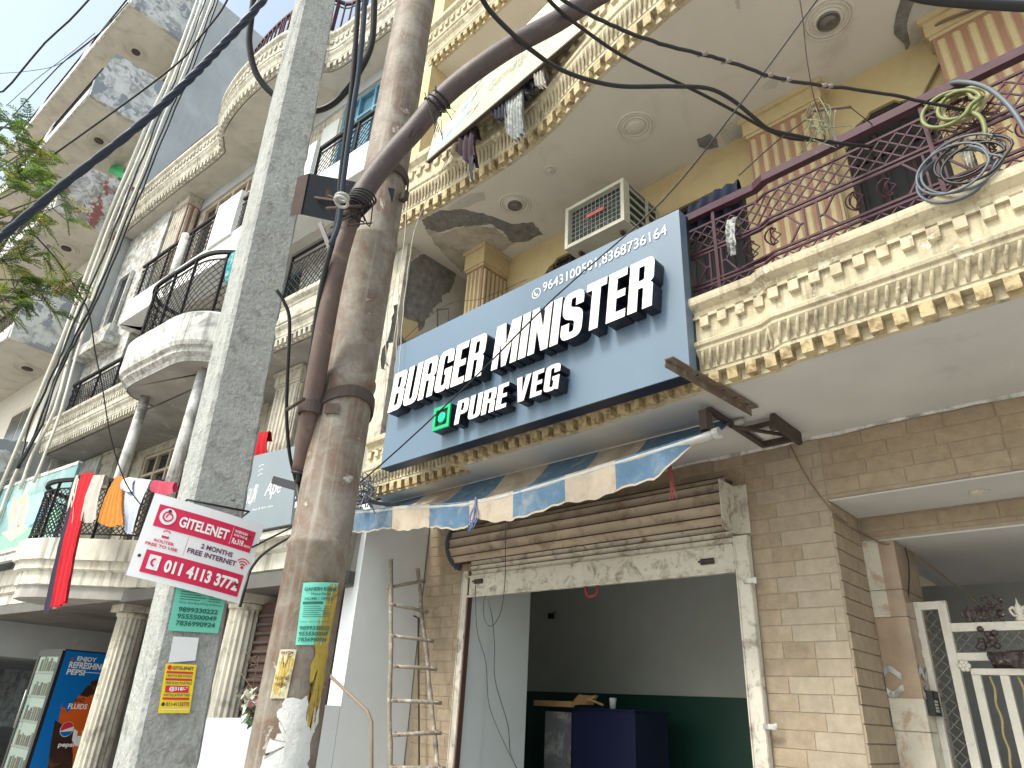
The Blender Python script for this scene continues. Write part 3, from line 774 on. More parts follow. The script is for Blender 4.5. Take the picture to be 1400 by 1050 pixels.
# slab above the first floor, with dentil cornice, and the curved balcony
SLa = [(.05, .05), (2.75, .05)]
SLb = [(5.1, .03), (9.75, .03), (9.95, .25), (9.95, 1.0)]
cornice('cornice', SLa, 5.60, 1.1, FB, WH, M['cream_old'], M['cream_old'], blocks=False, ribs=False, step=.1, dsz=.05)
cornice('cornice', SLb, 5.60, 1.1, FB, WH, M['cream_old'], M['cream_old'], blocks=True, ribs=False, step=.1, dsz=.05)
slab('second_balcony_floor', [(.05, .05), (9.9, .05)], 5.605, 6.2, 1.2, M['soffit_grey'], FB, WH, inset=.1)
CV = bez([(2.62, .06, 0), (2.78, -.2, 0), (3.0, -.46, 0), (3.35, -.62, 0), (4.0, -.64, 0), (4.7, -.64, 0), (5.05, -.56, 0), (5.3, -.32, 0), (5.38, .06, 0)], 5)
CV = [(p.x, p.y) for p in CV]
prof = [(-.14, 5.56), (-.12, 5.62), (-.05, 5.66), (-.05, 5.72), (.0, 5.74), (.02, 5.80), (.02, 6.22), (-.03, 6.27), (-.3, 6.27)]
q = MB(); sweep(q, CV, prof, FB, smooth=False); q.build('curved_balcony_band', M['white_old'], WH)
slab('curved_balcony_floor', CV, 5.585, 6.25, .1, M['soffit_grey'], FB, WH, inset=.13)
for u in (5.02, 3.32):
    q = MB(); q.tube([FB(u, -.14, 3.3), FB(u, -.14, 5.585)], [.085, .07], 20); q.build('round_column', M['white_old'], WH)
# second floor
wall_open('second_floor_wall', .02, 9.9, 6.2, 7.95, [(.9, 1.8, 6.25, 7.9), (3.2, 4.2, 6.25, 7.9), (5.6, 7.0, 6.25, 7.7)], M['white_old'], .9, 1.05, FB, WH)
bwindow(.9, 1.8, 6.25, 7.9, .95, 2, 1, WH); bwindow(3.2, 4.2, 6.25, 7.9, .95, 2, 1, WH, M['blue_shutter']); bwindow(5.6, 7.0, 6.25, 7.7, .95, 3, 1, WH)
# fresh white ledge between second and third floor
LED = [(.05, 0), (2.0, 0), (2.05, -.03), (3.6, -.03), (3.65, 0), (7.8, 0), (7.95, .1), (7.95, .3)]
q = MB(); sweep(q, LED, [(-.45, 7.86), (0, 7.86), (0, 8.36), (-.09, 8.36), (-.45, 8.36)], FB); q.build('white_ledge', M['white_ledge'], WH)
slab('third_balcony_floor', LED, 7.865, 8.3, 1.0, M['soffit_b'], FB, WH, inset=.05)
q = MB(); q.box(4.02, 4.75, -.04, .0, 8.3, 9.22, FB); q.box(4.02, 4.75, .0, .06, 8.37, 9.22, FB); q.build('white_post', M['white_ledge'], WH)
q = MB(); q.box(1.95, 2.35, -.04, .02, 8.3, 9.1, FB); q.build('white_post', M['white_ledge'], WH)
q = MB(); q.tube([FB(6.0, .05, 7.9), FB(6.0, .05, 9.2)], .1, 14); q.build('round_column', M['white_old'], WH)
# third floor
wall_open('third_floor_wall', .02, 9.9, 8.3, 11.02, [(1.3, 2.5, 8.4, 10.72), (4.9, 7.1, 9.3, 10.72)], M['cream_old'], .6, .75, FB, WH)
q = MB(); q.box(.03, 9.9, .56, .6, 10.74, 11.01, FB); q.build('grey_band', M['grey_wall'], WH)
bwindow(1.3, 2.5, 8.4, 10.72, .63, 3, 1, WH, M['blue_shutter'], M['blue_shutter'], split=10.2)
bwindow(4.9, 7.1, 9.3, 10.72, .63, 4, 1, WH, split=10.3)
q = MB(); q.box(2.55, 3.0, .575, .595, 8.4, 10.5, FB); q.build('white_panel', M['white_ledge'], WH)
bpil(7.25, 7.85, .30, .55, 8.3, 11.0, 5, mat=M['cream_old'], gm=surf('peeled brick red', (.30, .14, .10), var=.3, vs=10, bump=.5))
# left end wall of the white house, peeled
bwall('peeled_wall', 7.98, 9.95, .28, .58, 6.3, 11.0, M['white_peel'])
bwall('peeled_wall', 9.85, 9.98, .3, 1.2, 2.7, 5.6, M['white_peel'])
bwall('lower_left_wall', 8.6, 9.85, .7, 1.04, 3.36, 5.58, M['white_old'])
q = MB(); q.box(8.7, 9.6, .1, .3, 8.0, 8.25, FB); q.box(8.4, 9.9, .0, .3, 7.7, 7.95, FB); q.build('window_ledge', M['white_peel'], WH)
bwindow(8.9, 9.5, 8.3, 9.7, .22, 1, 1, WH, M['white_old'])
# roof balcony
RB = bez([(9.95, -.0, 0), (9.0, -.02, 0), (7.4, -.02, 0), (5.75, 0, 0), (5.45, -.1, 0), (5.1, -.30, 0), (4.4, -.44, 0), (3.6, -.48, 0), (2.9, -.42, 0), (2.5, -.2, 0), (2.3, .05, 0), (1.6, .1, 0), (.05, .1, 0)], 4)
RB = [(p.x, p.y) for p in RB][::-1]
cornice('roof_cornice', RB, 11.0, 1.35, FB, WH, M['cream_old'], M['cream_old'], blocks=True, ribs=False, step=.13, dsz=.06)
slab('roof_balcony_floor', RB, 11.005, 11.7, 1.2, M['soffit_b'], FB, WH, inset=.09)
def black_rail(path, z0, z1, parent, step=.9, net=True, F=FB, mat=None, bal=False, seg=3, sp=.1, name='balcony_railing'):
    mat = mat or M['black_iron']
    q = MB(); rail(q, path, z1, .05, .05, F); R = q.build(name, mat, parent)
    q = MB(); rail(q, path, z0 + .05, .02, .02, F); rail(q, path, z1 - .12, .018, .018, F); q.build('rail_bars', mat, R)
    if net:
        q = MB(); lattice(q, path, z0 + .05, z1 - .12, sp, .009, F, seg=seg); tag(q.build('lattice', mat, R), kind='stuff')
    for (p, t) in walk(path, step, .05):
        q = MB(); q.bar(F(p.x, p.y, z0 - .02), F(p.x, p.y, z1), .035); q.build('post', mat, R)
    if bal:
        for (p, t) in walk(path, .14, .1):
            q = MB(); q.lathe(F(p.x, p.y, z0), (0, 0, 1), [(.03, 0), (.03, .04), (.018, .08), (.036, .2), (.02, .34), (.015, (z1 - z0) - .06), (.03, z1 - z0 - .03)], 8); q.build('baluster', M['purple_iron'] if bal == 1 else M['white_old'], R)
    return R
black_rail([(.1, .02), (1.95, .02)], 6.22, 7.0, WH)
black_rail([(5.4, .08), (9.4, .08), (9.7, .25)], 6.22, 7.0, WH, sp=.09)
CVr = [(a, b + .08) for a, b in CV]
black_rail(CVr, 6.27, 7.28, WH, sp=.12, step=.6, seg=6)
black_rail([(.1, .05), (1.95, .05)], 8.36, 9.0, WH); black_rail([(2.36, .03), (4.0, .03)], 8.36, 9.05, WH)
black_rail([(4.8, .05), (7.75, .06)], 8.36, 9.2, WH)
RR = [(a, b + .1) for a, b in RB]
black_rail([p for p in RR if p[0] < 5.3], 11.78, 12.75, WH, net=False, bal=1, mat=M['purple_iron'], step=1.2)
black_rail([p for p in RR if p[0] > 5.7], 11.78, 12.3, WH, net=True, mat=M['purple_iron'], step=1.2)
CL = [p for p in SL1 if 3.1 < p[0] < 6.45]; CL = [(a, b + .06) for a, b in CL]
CLs = [(p.x, p.y) for p in bez([(a, b, 0) for a, b in CL], 4)]
black_rail(CLs, 3.36, 4.15, WH, sp=.075, step=.8, seg=6)
# round fluted ground floor columns
def fluted(c, r, z0, z1, n=18):
    q = MB(); rows = []
    N = n * 4
    for z in (z0, z1):
        rows.append([c + Vector((math.cos(2 * math.pi * i / N), math.sin(2 * math.pi * i / N), 0)) * (r * (1 - .075 * (.5 - .5 * math.cos(2 * math.pi * i / 4))) * (1.06 if z == z0 else 1)) + Vector((0, 0, z)) for i in range(N + 1)])
    q.sheet(rows, False); P = q.build('fluted_column', M['cream_old'], WH)
    q = MB(); q.lathe(c + Vector((0, 0, z1 - .02)), (0, 0, 1), [(r * 1.02, 0), (r * 1.12, .03), (r * 1.12, .06), (r * 1.02, .07)], 32); q.ext([c + Vector((a * r * 1.25, b * r * 1.25, z1 + .05)) for a, b in ((-1, -1), (1, -1), (1, 1), (-1, 1))], (0, 0, .12)); q.build('capital', M['cream_old'], P)
for (px, py, v) in ((183, 838, .35), (338, 832, .35)):
    p = atb(px, py, v); fluted(Vector((p.x, p.y, 0)), .175, 0, 2.44)
# house mass behind, and roof
q = MB(); q.box(.02, 9.98, 1.25, 9, 3.42, 11.6, FB); q.box(.02, 9.98, .76, 1.25, 8.3, 11.0, FB); q.build('house_mass', M['white_old'], WH)
q = MB(); q.box(-5.6, 2, 4.64, 11, 3.42, 12.3); q.build('house_mass', M['yellow_wall'], YH)

# ================================================================== tall grey house beyond, with stepped balconies
GH = thing('grey_building', FB(14, 1, 0), 'tall grey house at far left with plain solid balconies', 'building')
q = MB(); q.box(10.0, 26, 0.0, 10, 2.0, 19.6, FB); q.build('wall', M['grey_wall'], GH)
q = MB(); q.box(10.02, 26, -.02, 0.0, 2.0, 19.4, FB); q.build('front_wall', surf('cream front wall', (.60, .57, .50), var=.1, dirt=(.4, .36, .3), dirt_a=(.6, .8)), GH)
M['bal_paint'] = surf('peeling balcony paint', (.60, .61, .60), var=.18, vs=2, dirt=(.24, .24, .24), dirt_a=(.47, .62), dirt_s=4, streak=(.25, .24, .23), streak_a=(.55, .8), streak_amt=.5, bump=.6, peel=(.25, .27, .30), peel_a=(.53, .55), peel_s=1.5)
M['bal_red'] = surf('brick showing paint', (.58, .57, .55), var=.2, vs=3, dirt=(.18, .17, .15), dirt_a=(.45, .58), dirt_s=5, bump=.8, peel=(.24, .09, .08), peel_a=(.57, .60), peel_s=2.4)
levels = [(17.35, -1.58, 1.5, 'bal_paint'), (14.08, -1.55, 1.5, 'bal_paint'), (10.86, -1.3, 1.35, 'bal_red'), (7.75, -1.1, 1.25, 'bal_paint'), (4.6, -.9, 1.1, 'bal_paint')]
for k, (z, v, h, mm) in enumerate(levels):
    q = MB(); q.box(10.0, 19.5 - k * .3, v, -.021, z, z + .22, FB); S_ = q.build('balcony_slab', M['soffit_b'], GH)
    q = MB(); q.ext([FB(9.97, v - .02, z - .02), FB(9.97, -.022, z - .02), FB(9.97, -.022, z + h + .15), FB(9.97, v + .12, z + h), FB(9.97, v - .06, z + .45)], FB(.12, 0, 0) - FB(0, 0, 0)); q.build('side_parapet', M[mm], S_)
    q = MB(); q.box(10.09, 19.5 - k * .3, v - .05, v, z - .02, z + .30, FB); q.build('front_edge', M['white_old'], S_)
    for u in (13.2, 16.6):
        q = MB(); q.ext([FB(u, v - .03, z + .3), FB(u, v + .3, z + .3), FB(u, v + .22, z + 1.15), FB(u, v + .02, z + 1.2)], FB(.45, 0, 0) - FB(0, 0, 0)); q.build('parapet_post', M['white_old'], S_)
    R = [(10.15, v + .03), (19.3 - k * .3, v + .03)]
    black_rail(R, z + .3, z + 1.0, S_ if False else GH, net=True, step=1.6, sp=.16, seg=1)
    q = MB(); c = FB(11.4, v + .75, z - .001); q.lathe(c, (0, 0, -1), [(.11, -.002), (.11, .02), (.08, .03)], 20); q.build('ceiling_lamp', M['rust'], S_)
    q = MB(); q.ring(c, (0, 0, 1), .2, .012, 24, 5); q.ring(c, (0, 0, 1), .27, .012, 24, 5); q.build('ceiling_ring', M['soffit_b'], S_)
for (z0, z1) in ((5.0, 7.0), (8.3, 10.4), (11.5, 13.6), (14.7, 16.9)):
    for u in (10.8, 14.5):
        q = MB(); q.box(u, u + 1.6, -.06, -.021, z0, z1, FB); w_ = q.build('window', M['frame_cream'], GH)
        q = MB(); q.box(u + .08, u + .76, -.07, -.061, z0 + .1, z1 - .1, FB); q.box(u + .84, u + 1.52, -.07, -.061, z0 + .1, z1 - .1, FB); q.build('pane', M['dark_glass'], w_)
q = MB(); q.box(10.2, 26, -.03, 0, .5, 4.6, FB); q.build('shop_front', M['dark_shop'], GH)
# green awning hood on the side balcony
a, b, c_, d_ = atb(148, 236, -.25), atb(172, 246, -.25), atb(168, 232, -.1), atb(155, 230, -.1)
q = MB(); q.hexa([a, b, c_, d_], [p + Vector((0, -.04, .12)) for p in (a + (c_ - a) * .1, b + (d_ - b) * .1, c_, d_)])
o = q.build('hanging_lamp', plain('green lamp shade', (.0, .30, .10), .4)); tag(o, 'small green lamp shade hanging beside the third grey balcony', 'lamp')
# terrace mass further down the street so that the row does not stop in the air
FHs = thing('distant_building', FB(34, 1, 0), 'pale distant house beyond the tree at the far left edge', 'building')
q = MB(); q.box(26.5, 48, .4, 9, 0, 13.5, FB); q.build('wall', M['white_old'], FHs)
for z in (3.2, 6.3, 9.4, 12.5):
    q = MB(); q.box(26.5, 47, -.7, .39, z, z + .25, FB); q.build('balcony_slab', M['soffit_b'], FHs)
    for u in (28, 32, 36, 40): 
        q = MB(); q.box(u, u + 1.5, .36, .395, z + .7, z + 2.2, FB); q.build('window', M['dark_glass'], FHs)
# ================================================================== lettering tools
def rpoly(pts, n=5):       # polygon with rounded corners (x, y, r)
    out = []; N = len(pts)
    for i in range(N):
        p = Vector(pts[i][:2]); r = pts[i][2] if len(pts[i]) > 2 else 0
        a = Vector(pts[i - 1][:2]); b = Vector(pts[(i + 1) % N][:2])
        if r <= 0: out.append(p); continue
        d1 = (a - p); d2 = (b - p); r1 = min(r, d1.length * .5, d2.length * .5) if r < .1 else min(r, d1.length * .98, d2.length * .98)
        A = p + d1.normalized() * r1; B = p + d2.normalized() * r1
        for k in range(n + 1):
            t = k / n; out.append(A * (1 - t) ** 2 + p * 2 * t * (1 - t) + B * t * t)
    return out
GL = {
 'B': (.52, [[(0,0),(.52,0,.16),(.52,.50,.09),(.45,.52),(.51,.56,.06),(.51,1,.15),(0,1)], [(.2,.14),(.2,.44),(.32,.44,.04),(.32,.14,.04)], [(.2,.59),(.2,.86),(.31,.86,.04),(.31,.59,.04)]]),
 'U': (.52, [[(0,1),(0,0,.18),(.52,0,.18),(.52,1),(.32,1),(.32,.14,.05),(.2,.14,.05),(.2,1)]]),
 'R': (.52, [[(0,0),(.2,0),(.2,.43),(.31,.43,.04),(.31,0),(.51,0),(.51,.45,.06),(.45,.49),(.52,.54,.06),(.52,1,.16),(0,1)], [(.2,.58),(.2,.86),(.32,.86,.04),(.32,.58,.04)]]),
 'G': (.52, [[(.52,.66),(.52,1,.19),(0,1,.19),(0,0,.19),(.38,0,.1),(.42,.07),(.44,0),(.52,0),(.52,.53),(.27,.53),(.27,.39),(.32,.39),(.32,.14,.05),(.2,.14,.05),(.2,.86,.05),(.32,.86,.05),(.32,.66)]]),
 'E': (.42, [[(0,0),(.42,0),(.42,.16),(.2,.16),(.2,.43),(.39,.43),(.39,.58),(.2,.58),(.2,.84),(.41,.84),(.41,1),(0,1)]]),
 'M': (.72, [[(0,0),(0,1),(.27,1),(.36,.45),(.45,1),(.72,1),(.72,0),(.54,0),(.54,.64),(.425,0),(.295,0),(.18,.64),(.18,0)]]),
 'I': (.21, [[(0,0),(.21,0),(.21,1),(0,1)]]),
 'N': (.53, [[(0,0),(0,1),(.19,1),(.35,.48),(.35,1),(.53,1),(.53,0),(.35,0),(.18,.52),(.18,0)]]),
 'S': (.52, [[(0,.34),(0,0,.19),(.52,0,.19),(.52,.56,.18),(.2,.68,.05),(.2,.86,.05),(.32,.86,.05),(.32,.68),(.51,.68),(.51,1,.19),(0,1,.19),(0,.48,.18),(.32,.36,.05),(.32,.14,.05),(.2,.14,.05),(.2,.34)]]),
 'T': (.47, [[(.135,0),(.335,0),(.335,.84),(.47,.84),(.47,1),(0,1),(0,.84),(.135,.84)]]),
 'P': (.52, [[(0,0),(.2,0),(.2,.38),(.52,.38,.16),(.52,1,.16),(0,1)], [(.2,.54),(.2,.86),(.32,.86,.05),(.32,.54,.05)]]),
 'V': (.54, [[(.16,0),(.38,0),(.54,1),(.34,1),(.27,.3),(.20,1),(0,1)]]),
}
def glyph_mesh(loops, depth):       # fills outline with holes, extruded
    cu = bpy.data.curves.new('g', 'CURVE'); cu.dimensions = '2D'; cu.fill_mode = 'BOTH'; cu.extrude = depth / 2
    for lp in loops:
        sp = cu.splines.new('POLY'); P = rpoly(lp); sp.points.add(len(P) - 1)
        for i, p in enumerate(P): sp.points[i].co = (p.x, p.y, 0, 1)
        sp.use_cyclic_u = True
    ob = bpy.data.objects.new('g', cu); COL.objects.link(ob)
    me = bpy.data.meshes.new_from_object(ob.evaluated_get(bpy.context.evaluated_depsgraph_get()))
    vs = [v.co.copy() for v in me.vertices]; fs = [tuple(p.vertices) for p in me.polygons]
    bpy.data.objects.remove(ob); bpy.data.curves.remove(cu); bpy.data.meshes.remove(me)
    return vs, fs
TXT = {}
def text_mesh(s, bold=0.0):
    k = (s, bold)
    if k in TXT: return TXT[k]
    cu = bpy.data.curves.new('t', 'FONT'); cu.body = s; cu.size = 1; cu.offset = bold; cu.resolution_u = 3
    ob = bpy.data.objects.new('t', cu); COL.objects.link(ob)
    me = bpy.data.meshes.new_from_object(ob.evaluated_get(bpy.context.evaluated_depsgraph_get()))
    vs = [v.co.copy() for v in me.vertices]; fs = [tuple(p.vertices) for p in me.polygons]
    bpy.data.objects.remove(ob); bpy.data.curves.remove(cu); bpy.data.meshes.remove(me)
    xs = [v.x for v in vs]; ys = [v.y for v in vs]; x0, x1, y0, y1 = min(xs), max(xs), min(ys), max(ys)
    vs = [((v.x - x0) / (x1 - x0), (v.y - y0) / (y1 - y0)) for v in vs]
    TXT[k] = (vs, fs); return TXT[k]
class Panel:       # flat or curved printed panel; f(s, t, n) -> world, s right, t up in 0..1, n off the face in metres
    def __init__(s, f, parent): s.f = f; s.p = parent; s.k = 0
    def _b(s, q, name, mat): q.build(name, mat, s.p, fix=False); s.k += 1
    def rect(s, a, b, c, d, mat, name='printed_band', n=.0015, seg=8):
        q = MB(); q.sheet([[s.f(a + (b - a) * i / seg, t, n) for i in range(seg + 1)] for t in (c, d)], False); s._b(q, name, mat)
    def poly(s, pts, mat, name='printed_shape', n=.002):
        q = MB(); q.add([s.f(x, y, n) for x, y in pts], [tuple(range(len(pts)))]); s._b(q, name, mat)
    def disc(s, cx, cy, rx, ry, mat, name='printed_shape', n=.002, a0=0, a1=360):
        s.poly([(cx + rx * math.cos(math.radians(a0 + (a1 - a0) * i / 24)), cy + ry * math.sin(math.radians(a0 + (a1 - a0) * i / 24))) for i in range(24 if a1 - a0 == 360 else 25)], mat, name, n)
    def arc(s, cx, cy, rx, ry, w, a0, a1, mat, n=.002):
        P = []
        for k in (1, 1 - w):
            r = [(cx + rx * k * math.cos(math.radians(a0 + (a1 - a0) * i / 14)), cy + ry * k * math.sin(math.radians(a0 + (a1 - a0) * i / 14))) for i in range(15)]
            P.append([s.f(x, y, n) for x, y in r])
        q = MB(); q.sheet(P, False); s._b(q, 'printed_arc', mat)
    def text(s, txt, a, b, c, d, mat, bold=0.0, n=.003, shear=0.0, name='lettering'):
        vs, fs = text_mesh(txt, bold); q = MB()
        q.add([s.f(a + (b - a) * x + shear * y * (d - c), c + (d - c) * y, n) for x, y in vs], fs); s._b(q, name, mat)
def quadf(tl, tr, br, bl, bulge=0.0):
    tl, tr, br, bl = map(Vector, (tl, tr, br, bl)); N = (tr - tl).cross(bl - tl).normalized()
    if N.dot(EYE - tl) < 0: N = -N
    def f(s, t, n=0): return (bl.lerp(br, s)).lerp(tl.lerp(tr, s), t) + N * (n + bulge * 4 * s * (1 - s))
    return f, N
def board(mb, f, th, seg=1):       # the board body behind the printed face
    a = [[f(i / seg, t, 0) for i in range(seg + 1)] for t in (0, 1)]; b = [[f(i / seg, t, -th) for i in range(seg + 1)] for t in (0, 1)]
    mb.sheet(a, False); mb.sheet(b, False)
    mb.sheet([a[0], b[0]], False); mb.sheet([a[1], b[1]], False)
    mb.sheet([[a[0][0], a[1][0]], [b[0][0], b[1][0]]], False); mb.sheet([[a[0][-1], a[1][-1]], [b[0][-1], b[1][-1]]], False)

# ================================================================== the shop sign
M['sign_face'] = surf('blue grey sign sheet', (.105, .165, .235), rough=.4, var=.06, vs=1, fine=.02, bump=.04, bs=4, spec=.6, dirt=(.17, .22, .27), dirt_a=(.6, .8), dirt_s=2)
M['letter_face'] = plain('white acrylic', (.86, .82, .80), .35)
M['letter_side'] = plain('navy letter side', (.010, .012, .022), .35)
sg = thing('shop_sign', (-3.24, 3.2, 3.43), 'large blue grey sign with raised white letters BURGER MINISTER, mounted over the shop', 'sign')
SX0, SX1, SZ0, SZ1, SY = -4.75, -1.735, 3.432, 4.65, 3.2
q = MB(); q.box(SX0, SX1, SY, SY + .115, SZ0, SZ1); q.build('panel', M['sign_face'], sg)
q = MB(); q.box(SX0 + .002, SX1 - .002, SY + .003, SY + .112, SZ0 - .004, SZ0 - .001); q.box(SX1 + .001, SX1 + .004, SY + .085, SY + .114, SZ0, SZ1); q.build('edge_trim', M['letter_side'], sg)
def raised(s, x0, x1, z0, z1, shear, depth=.115, gap=.05, space=.24):
    tot = sum((GL[c][0] + gap) if c != ' ' else space for c in s) - gap
    kx = (x1 - x0) / tot; h = z1 - z0; x = 0
    for c in s:
        if c == ' ': x += space; continue
        wd, loops = GL[c]; vs, fs = glyph_mesh(loops, 1.0)
        q = MB()
        V = []
        for v in vs:
            X = x0 + (x + v.x) * kx + shear * v.y * h; Z = z0 + v.y * h + .012 * (X + 3.2); Y = SY - .001 - depth * (v.z + .5)
            V.append(Vector((X, Y, Z)))
        b = len(q.v); q.v += V
        for f in fs:
            ys = [vs[i].z for i in f]
            q.cm = 0 if min(ys) > .4 else 1
            q.face(f)
        q.build('raised_letter', [M['letter_face'], M['letter_side']], sg)
        x += wd + gap
raised('BURGER MINISTER', -4.60, -1.90, 3.895, 4.265, .10, .11)
raised('PURE VEG', -3.70, -2.66, 3.555, 3.75, .12, .10, gap=.06)
# green dot mark
M['veg_green'] = plain('green acrylic', (.0, .42, .14), .35); 
q = MB(); cx, cz, s_ = -3.86, 3.655, .098
for a, b, c, d in ((-s_, s_, s_ * .72, s_), (-s_, s_, -s_, -s_ * .72), (-s_, -s_ * .72, -s_ * .72, s_ * .72), (s_ * .72, s_, -s_ * .72, s_ * .72)): q.box(cx + a, cx + b, SY - .105, SY - .09, cz + c, cz + d)
q.build('green_square', M['veg_green'], sg)
q = MB(); q.box(cx - s_, cx + s_, SY - .088, SY - .001, cz - s_, cz + s_); q.build('mark_body', M['letter_side'], sg)
q = MB(); q.lathe((cx, SY - .088, cz), (0, -1, 0), [(s_ * .45, 0), (s_ * .45, .014), (s_ * .4, .017)], 24); q.build('green_dot', plain('bright green acrylic', (.0, .55, .28), .3), sg)  # dot is a brighter green than the square, without emission
fs_, _ = quadf((SX0, SY, SZ1), (SX1, SY, SZ1), (SX1, SY, SZ0), (SX0, SY, SZ0))
P = Panel(fs_, sg)
W_, H_ = SX1 - SX0, SZ1 - SZ0
P.text('9643100501,8368736164', (-2.92 - SX0) / W_, (-1.83 - SX0) / W_, (4.475 - SZ0) / H_, (4.572 - SZ0) / H_, M['letter_face'], .0, .006)
P.arc((-2.99 - SX0) / W_, (4.51 - SZ0) / H_, .046 / W_, .046 / H_, .14, 0, 360, M['letter_face']); P.arc((-2.985 - SX0) / W_, (4.515 - SZ0) / H_, .028 / W_, .028 / H_, .45, 150, 300, M['letter_face'])

# ================================================================== pole with square section
M['concrete'] = surf('weathered concrete', (.39, .40, .385), rough=.9, var=.18, vs=5, fine=.32, fs=60, dirt=(.17, .17, .16), dirt_a=(.50, .68), dirt_s=16, streak=(.46, .46, .44), streak_a=(.5, .8), streak_amt=.5, ss=4, bump=1.0, bs=45, bd=.012, peel=(.11, .11, .105), peel_a=(.71, .74), peel_s=15)
CB, CT = Vector((-2.545, 1.1, -.3)), Vector((-3.50, 1.1, 8.4))
cax = (CT - CB).normalized()
th = math.radians(14); cc = Vector((.93, -.37, 0)); rr = Vector((.37, .93, 0))
nm = (cc * math.cos(th) + rr * math.sin(th)); nm = (nm - cax * nm.dot(cax)).normalized(); tm = cax.cross(nm).normalized()
if tm.dot(rr) < 0: tm = -tm
cp = thing('concrete_pole', CB + Vector((0, 0, .3)), 'leaning grey square concrete utility pole plastered with notices, at left', 'utility pole')
q = MB(); a_, b_ = .108, .125; ch = .014; rows = []
sec = [(-a_ + ch, b_), (a_ - ch, b_), (a_, b_ - ch), (a_, -b_ + ch), (a_ - ch, -b_), (-a_ + ch, -b_), (-a_, -b_ + ch), (-a_, b_ - ch), (-a_ + ch, b_)]
rnd = random.Random(11); NS = 150
for i in range(NS + 1):
    c = CB.lerp(CT, i / NS); k = 1.06 - .12 * i / NS; r = []
    chip = rnd.uniform(0, .006) + (.012 if rnd.random() < .10 else 0)
    for j, (s, n) in enumerate(sec):
        e = chip if j in (2, 3) else rnd.uniform(0, .002)
        r.append(c + tm * (s * k - (e if s > 0 else -e)) + nm * (n * k - (e if n > 0 else -e) * .6))
    r[-1] = r[0].copy(); rows.append(r)
q.sheet(rows, False); q.add(rows[-1][:-1], [tuple(range(8))]); q.build('shaft', M['concrete'], cp)
def cface(px, py, off=.004):
    return atp(px, py, CB + nm * (b_ * 1.06 + off), nm)
M['paper_white'] = surf('white paper', (.72, .73, .75), var=.05, fine=.02, bump=.15, bs=15)
M['paper_green'] = surf('sea green paper', (.17, .58, .45), var=.1, fine=.05, bump=.15, bs=15)
M['paper_yellow'] = surf('yellow paper', (.85, .64, .02), var=.06, fine=.04, bump=.1)
M['ink'] = plain('black ink', (.02, .03, .03), .7); M['ink_red'] = plain('red ink', (.62, .02, .05), .6); M['ink_white'] = plain('white ink', (.8, .8, .8), .6)
M['ink_green'] = plain('dark green ink', (.02, .14, .10), .7); M['ink_blue'] = plain('purple ink', (.12, .03, .10), .7)
def notice(name, corners, mat, label, cat='notice', group=None, f=None):
    if f is None: f, N = quadf(*corners)
    q = MB(); seg = 6
    q.sheet([[f(i / seg, j / 3, .0) for i in range(seg + 1)] for j in range(4)], True); q.sheet([[f(i / seg, j / 3, -.0015) for i in range(seg + 1)] for j in range(4)], True)
    o = q.build(name, mat); tag(o, label, cat, group); return o, Panel(f, o)
o, P = notice('paper_notice', [cface(242, 800), cface(311, 808), cface(298, 866), cface(229, 862)], M['paper_green'], 'sea green handbill with three black phone numbers pasted on the concrete pole')
for i, s in enumerate(('9899330222', '9555500049', '7836990924')): P.text(s, .12, .90, .42 - i * .15, .53 - i * .15, M['ink_green'], .03)
for i in range(5): P.rect(.1, .5 + .1 * (i % 2), .92 - i * .055, .935 - i * .055, M['ink_green']); P.rect(.66, .9, .92 - i * .055, .935 - i * .055, M['ink_green'])
P.text('Clean Bed Bug Killing & Mosqui', .1, .95, .60, .655, M['ink_green'])
o, P = notice('paper_notice', [cface(237, 870), cface(272, 872), cface(267, 903), cface(230, 906)], M['paper_white'], 'blank white paper scrap on the concrete pole between green and yellow notices')
o, P = notice('paper_notice', [cface(227, 907), cface(269, 909), cface(259, 975), cface(216, 975)], M['paper_yellow'], 'small yellow notice with red bands low on the concrete pole')
P.text('GITELENET', .22, .92, .88, .95, M['ink_blue'], .03); P.disc(.13, .92, .07, .05, M['ink_red'])
for a, b, t in ((.80, .845, 'MONTHS FREE'), (.655, .70, 'WI FI ROUTER'), (.265, .31, 'SPEED UPTO')): P.rect(.06, .92, a, b, M['ink_red'])
P.text('2 MONTHS FREE INTERNET', .06, .92, .725, .775, M['ink_green'], .02); P.text('FREE PLAN STARTING', .08, .92, .575, .63, M['ink_green'], .02)
P.rect(.1, .86, .41, .55, M['ink_red']); P.text('@318/-*', .22, .82, .43, .53, M['ink_white'], .03, .004); P.text('INSTALLATION FREE', .08, .92, .335, .385, M['ink_green'], .02)
P.text('011-41133772', .2, .95, .135, .215, M['ink_blue'], .03); P.disc(.11, .175, .055, .04, M['ink']); P.rect(.08, .92, .06, .08, M['paper_white'])
# chalk-like numbers low on the shaft
# curved broadband board
N0 = cc.copy(); Pc = CB + Vector((0, 0, 2.6)); 
bN = (cc * math.cos(.12) + rr * math.sin(.12)).normalized(); Pb = CB.lerp(CT, .3) + bN * .19
def bq(px, py): return atp(px, py, Pb, bN)
f, N = quadf(bq(212, 674), bq(361, 719), bq(328, 826), bq(172, 786), .02)
o = thing('broadband_board', bq(250, 800), 'white and crimson broadband advert board with 011 4113 3772, tilted on the concrete pole', 'advert board')
q = MB(); board(q, f, .004, 12); q.build('sheet', M['paper_white'], o)
M['crimson'] = surf('crimson print', (.58, .012, .07), rough=.45, var=.08, vs=3, fine=.03, bump=.05, dirt=(.62, .12, .16), dirt_a=(.68, .8), dirt_s=12)
P = Panel(f, o)
P.rect(.07, .945, .615, .885, M['crimson']); P.rect(.09, .955, .07, .335, M['crimson'])
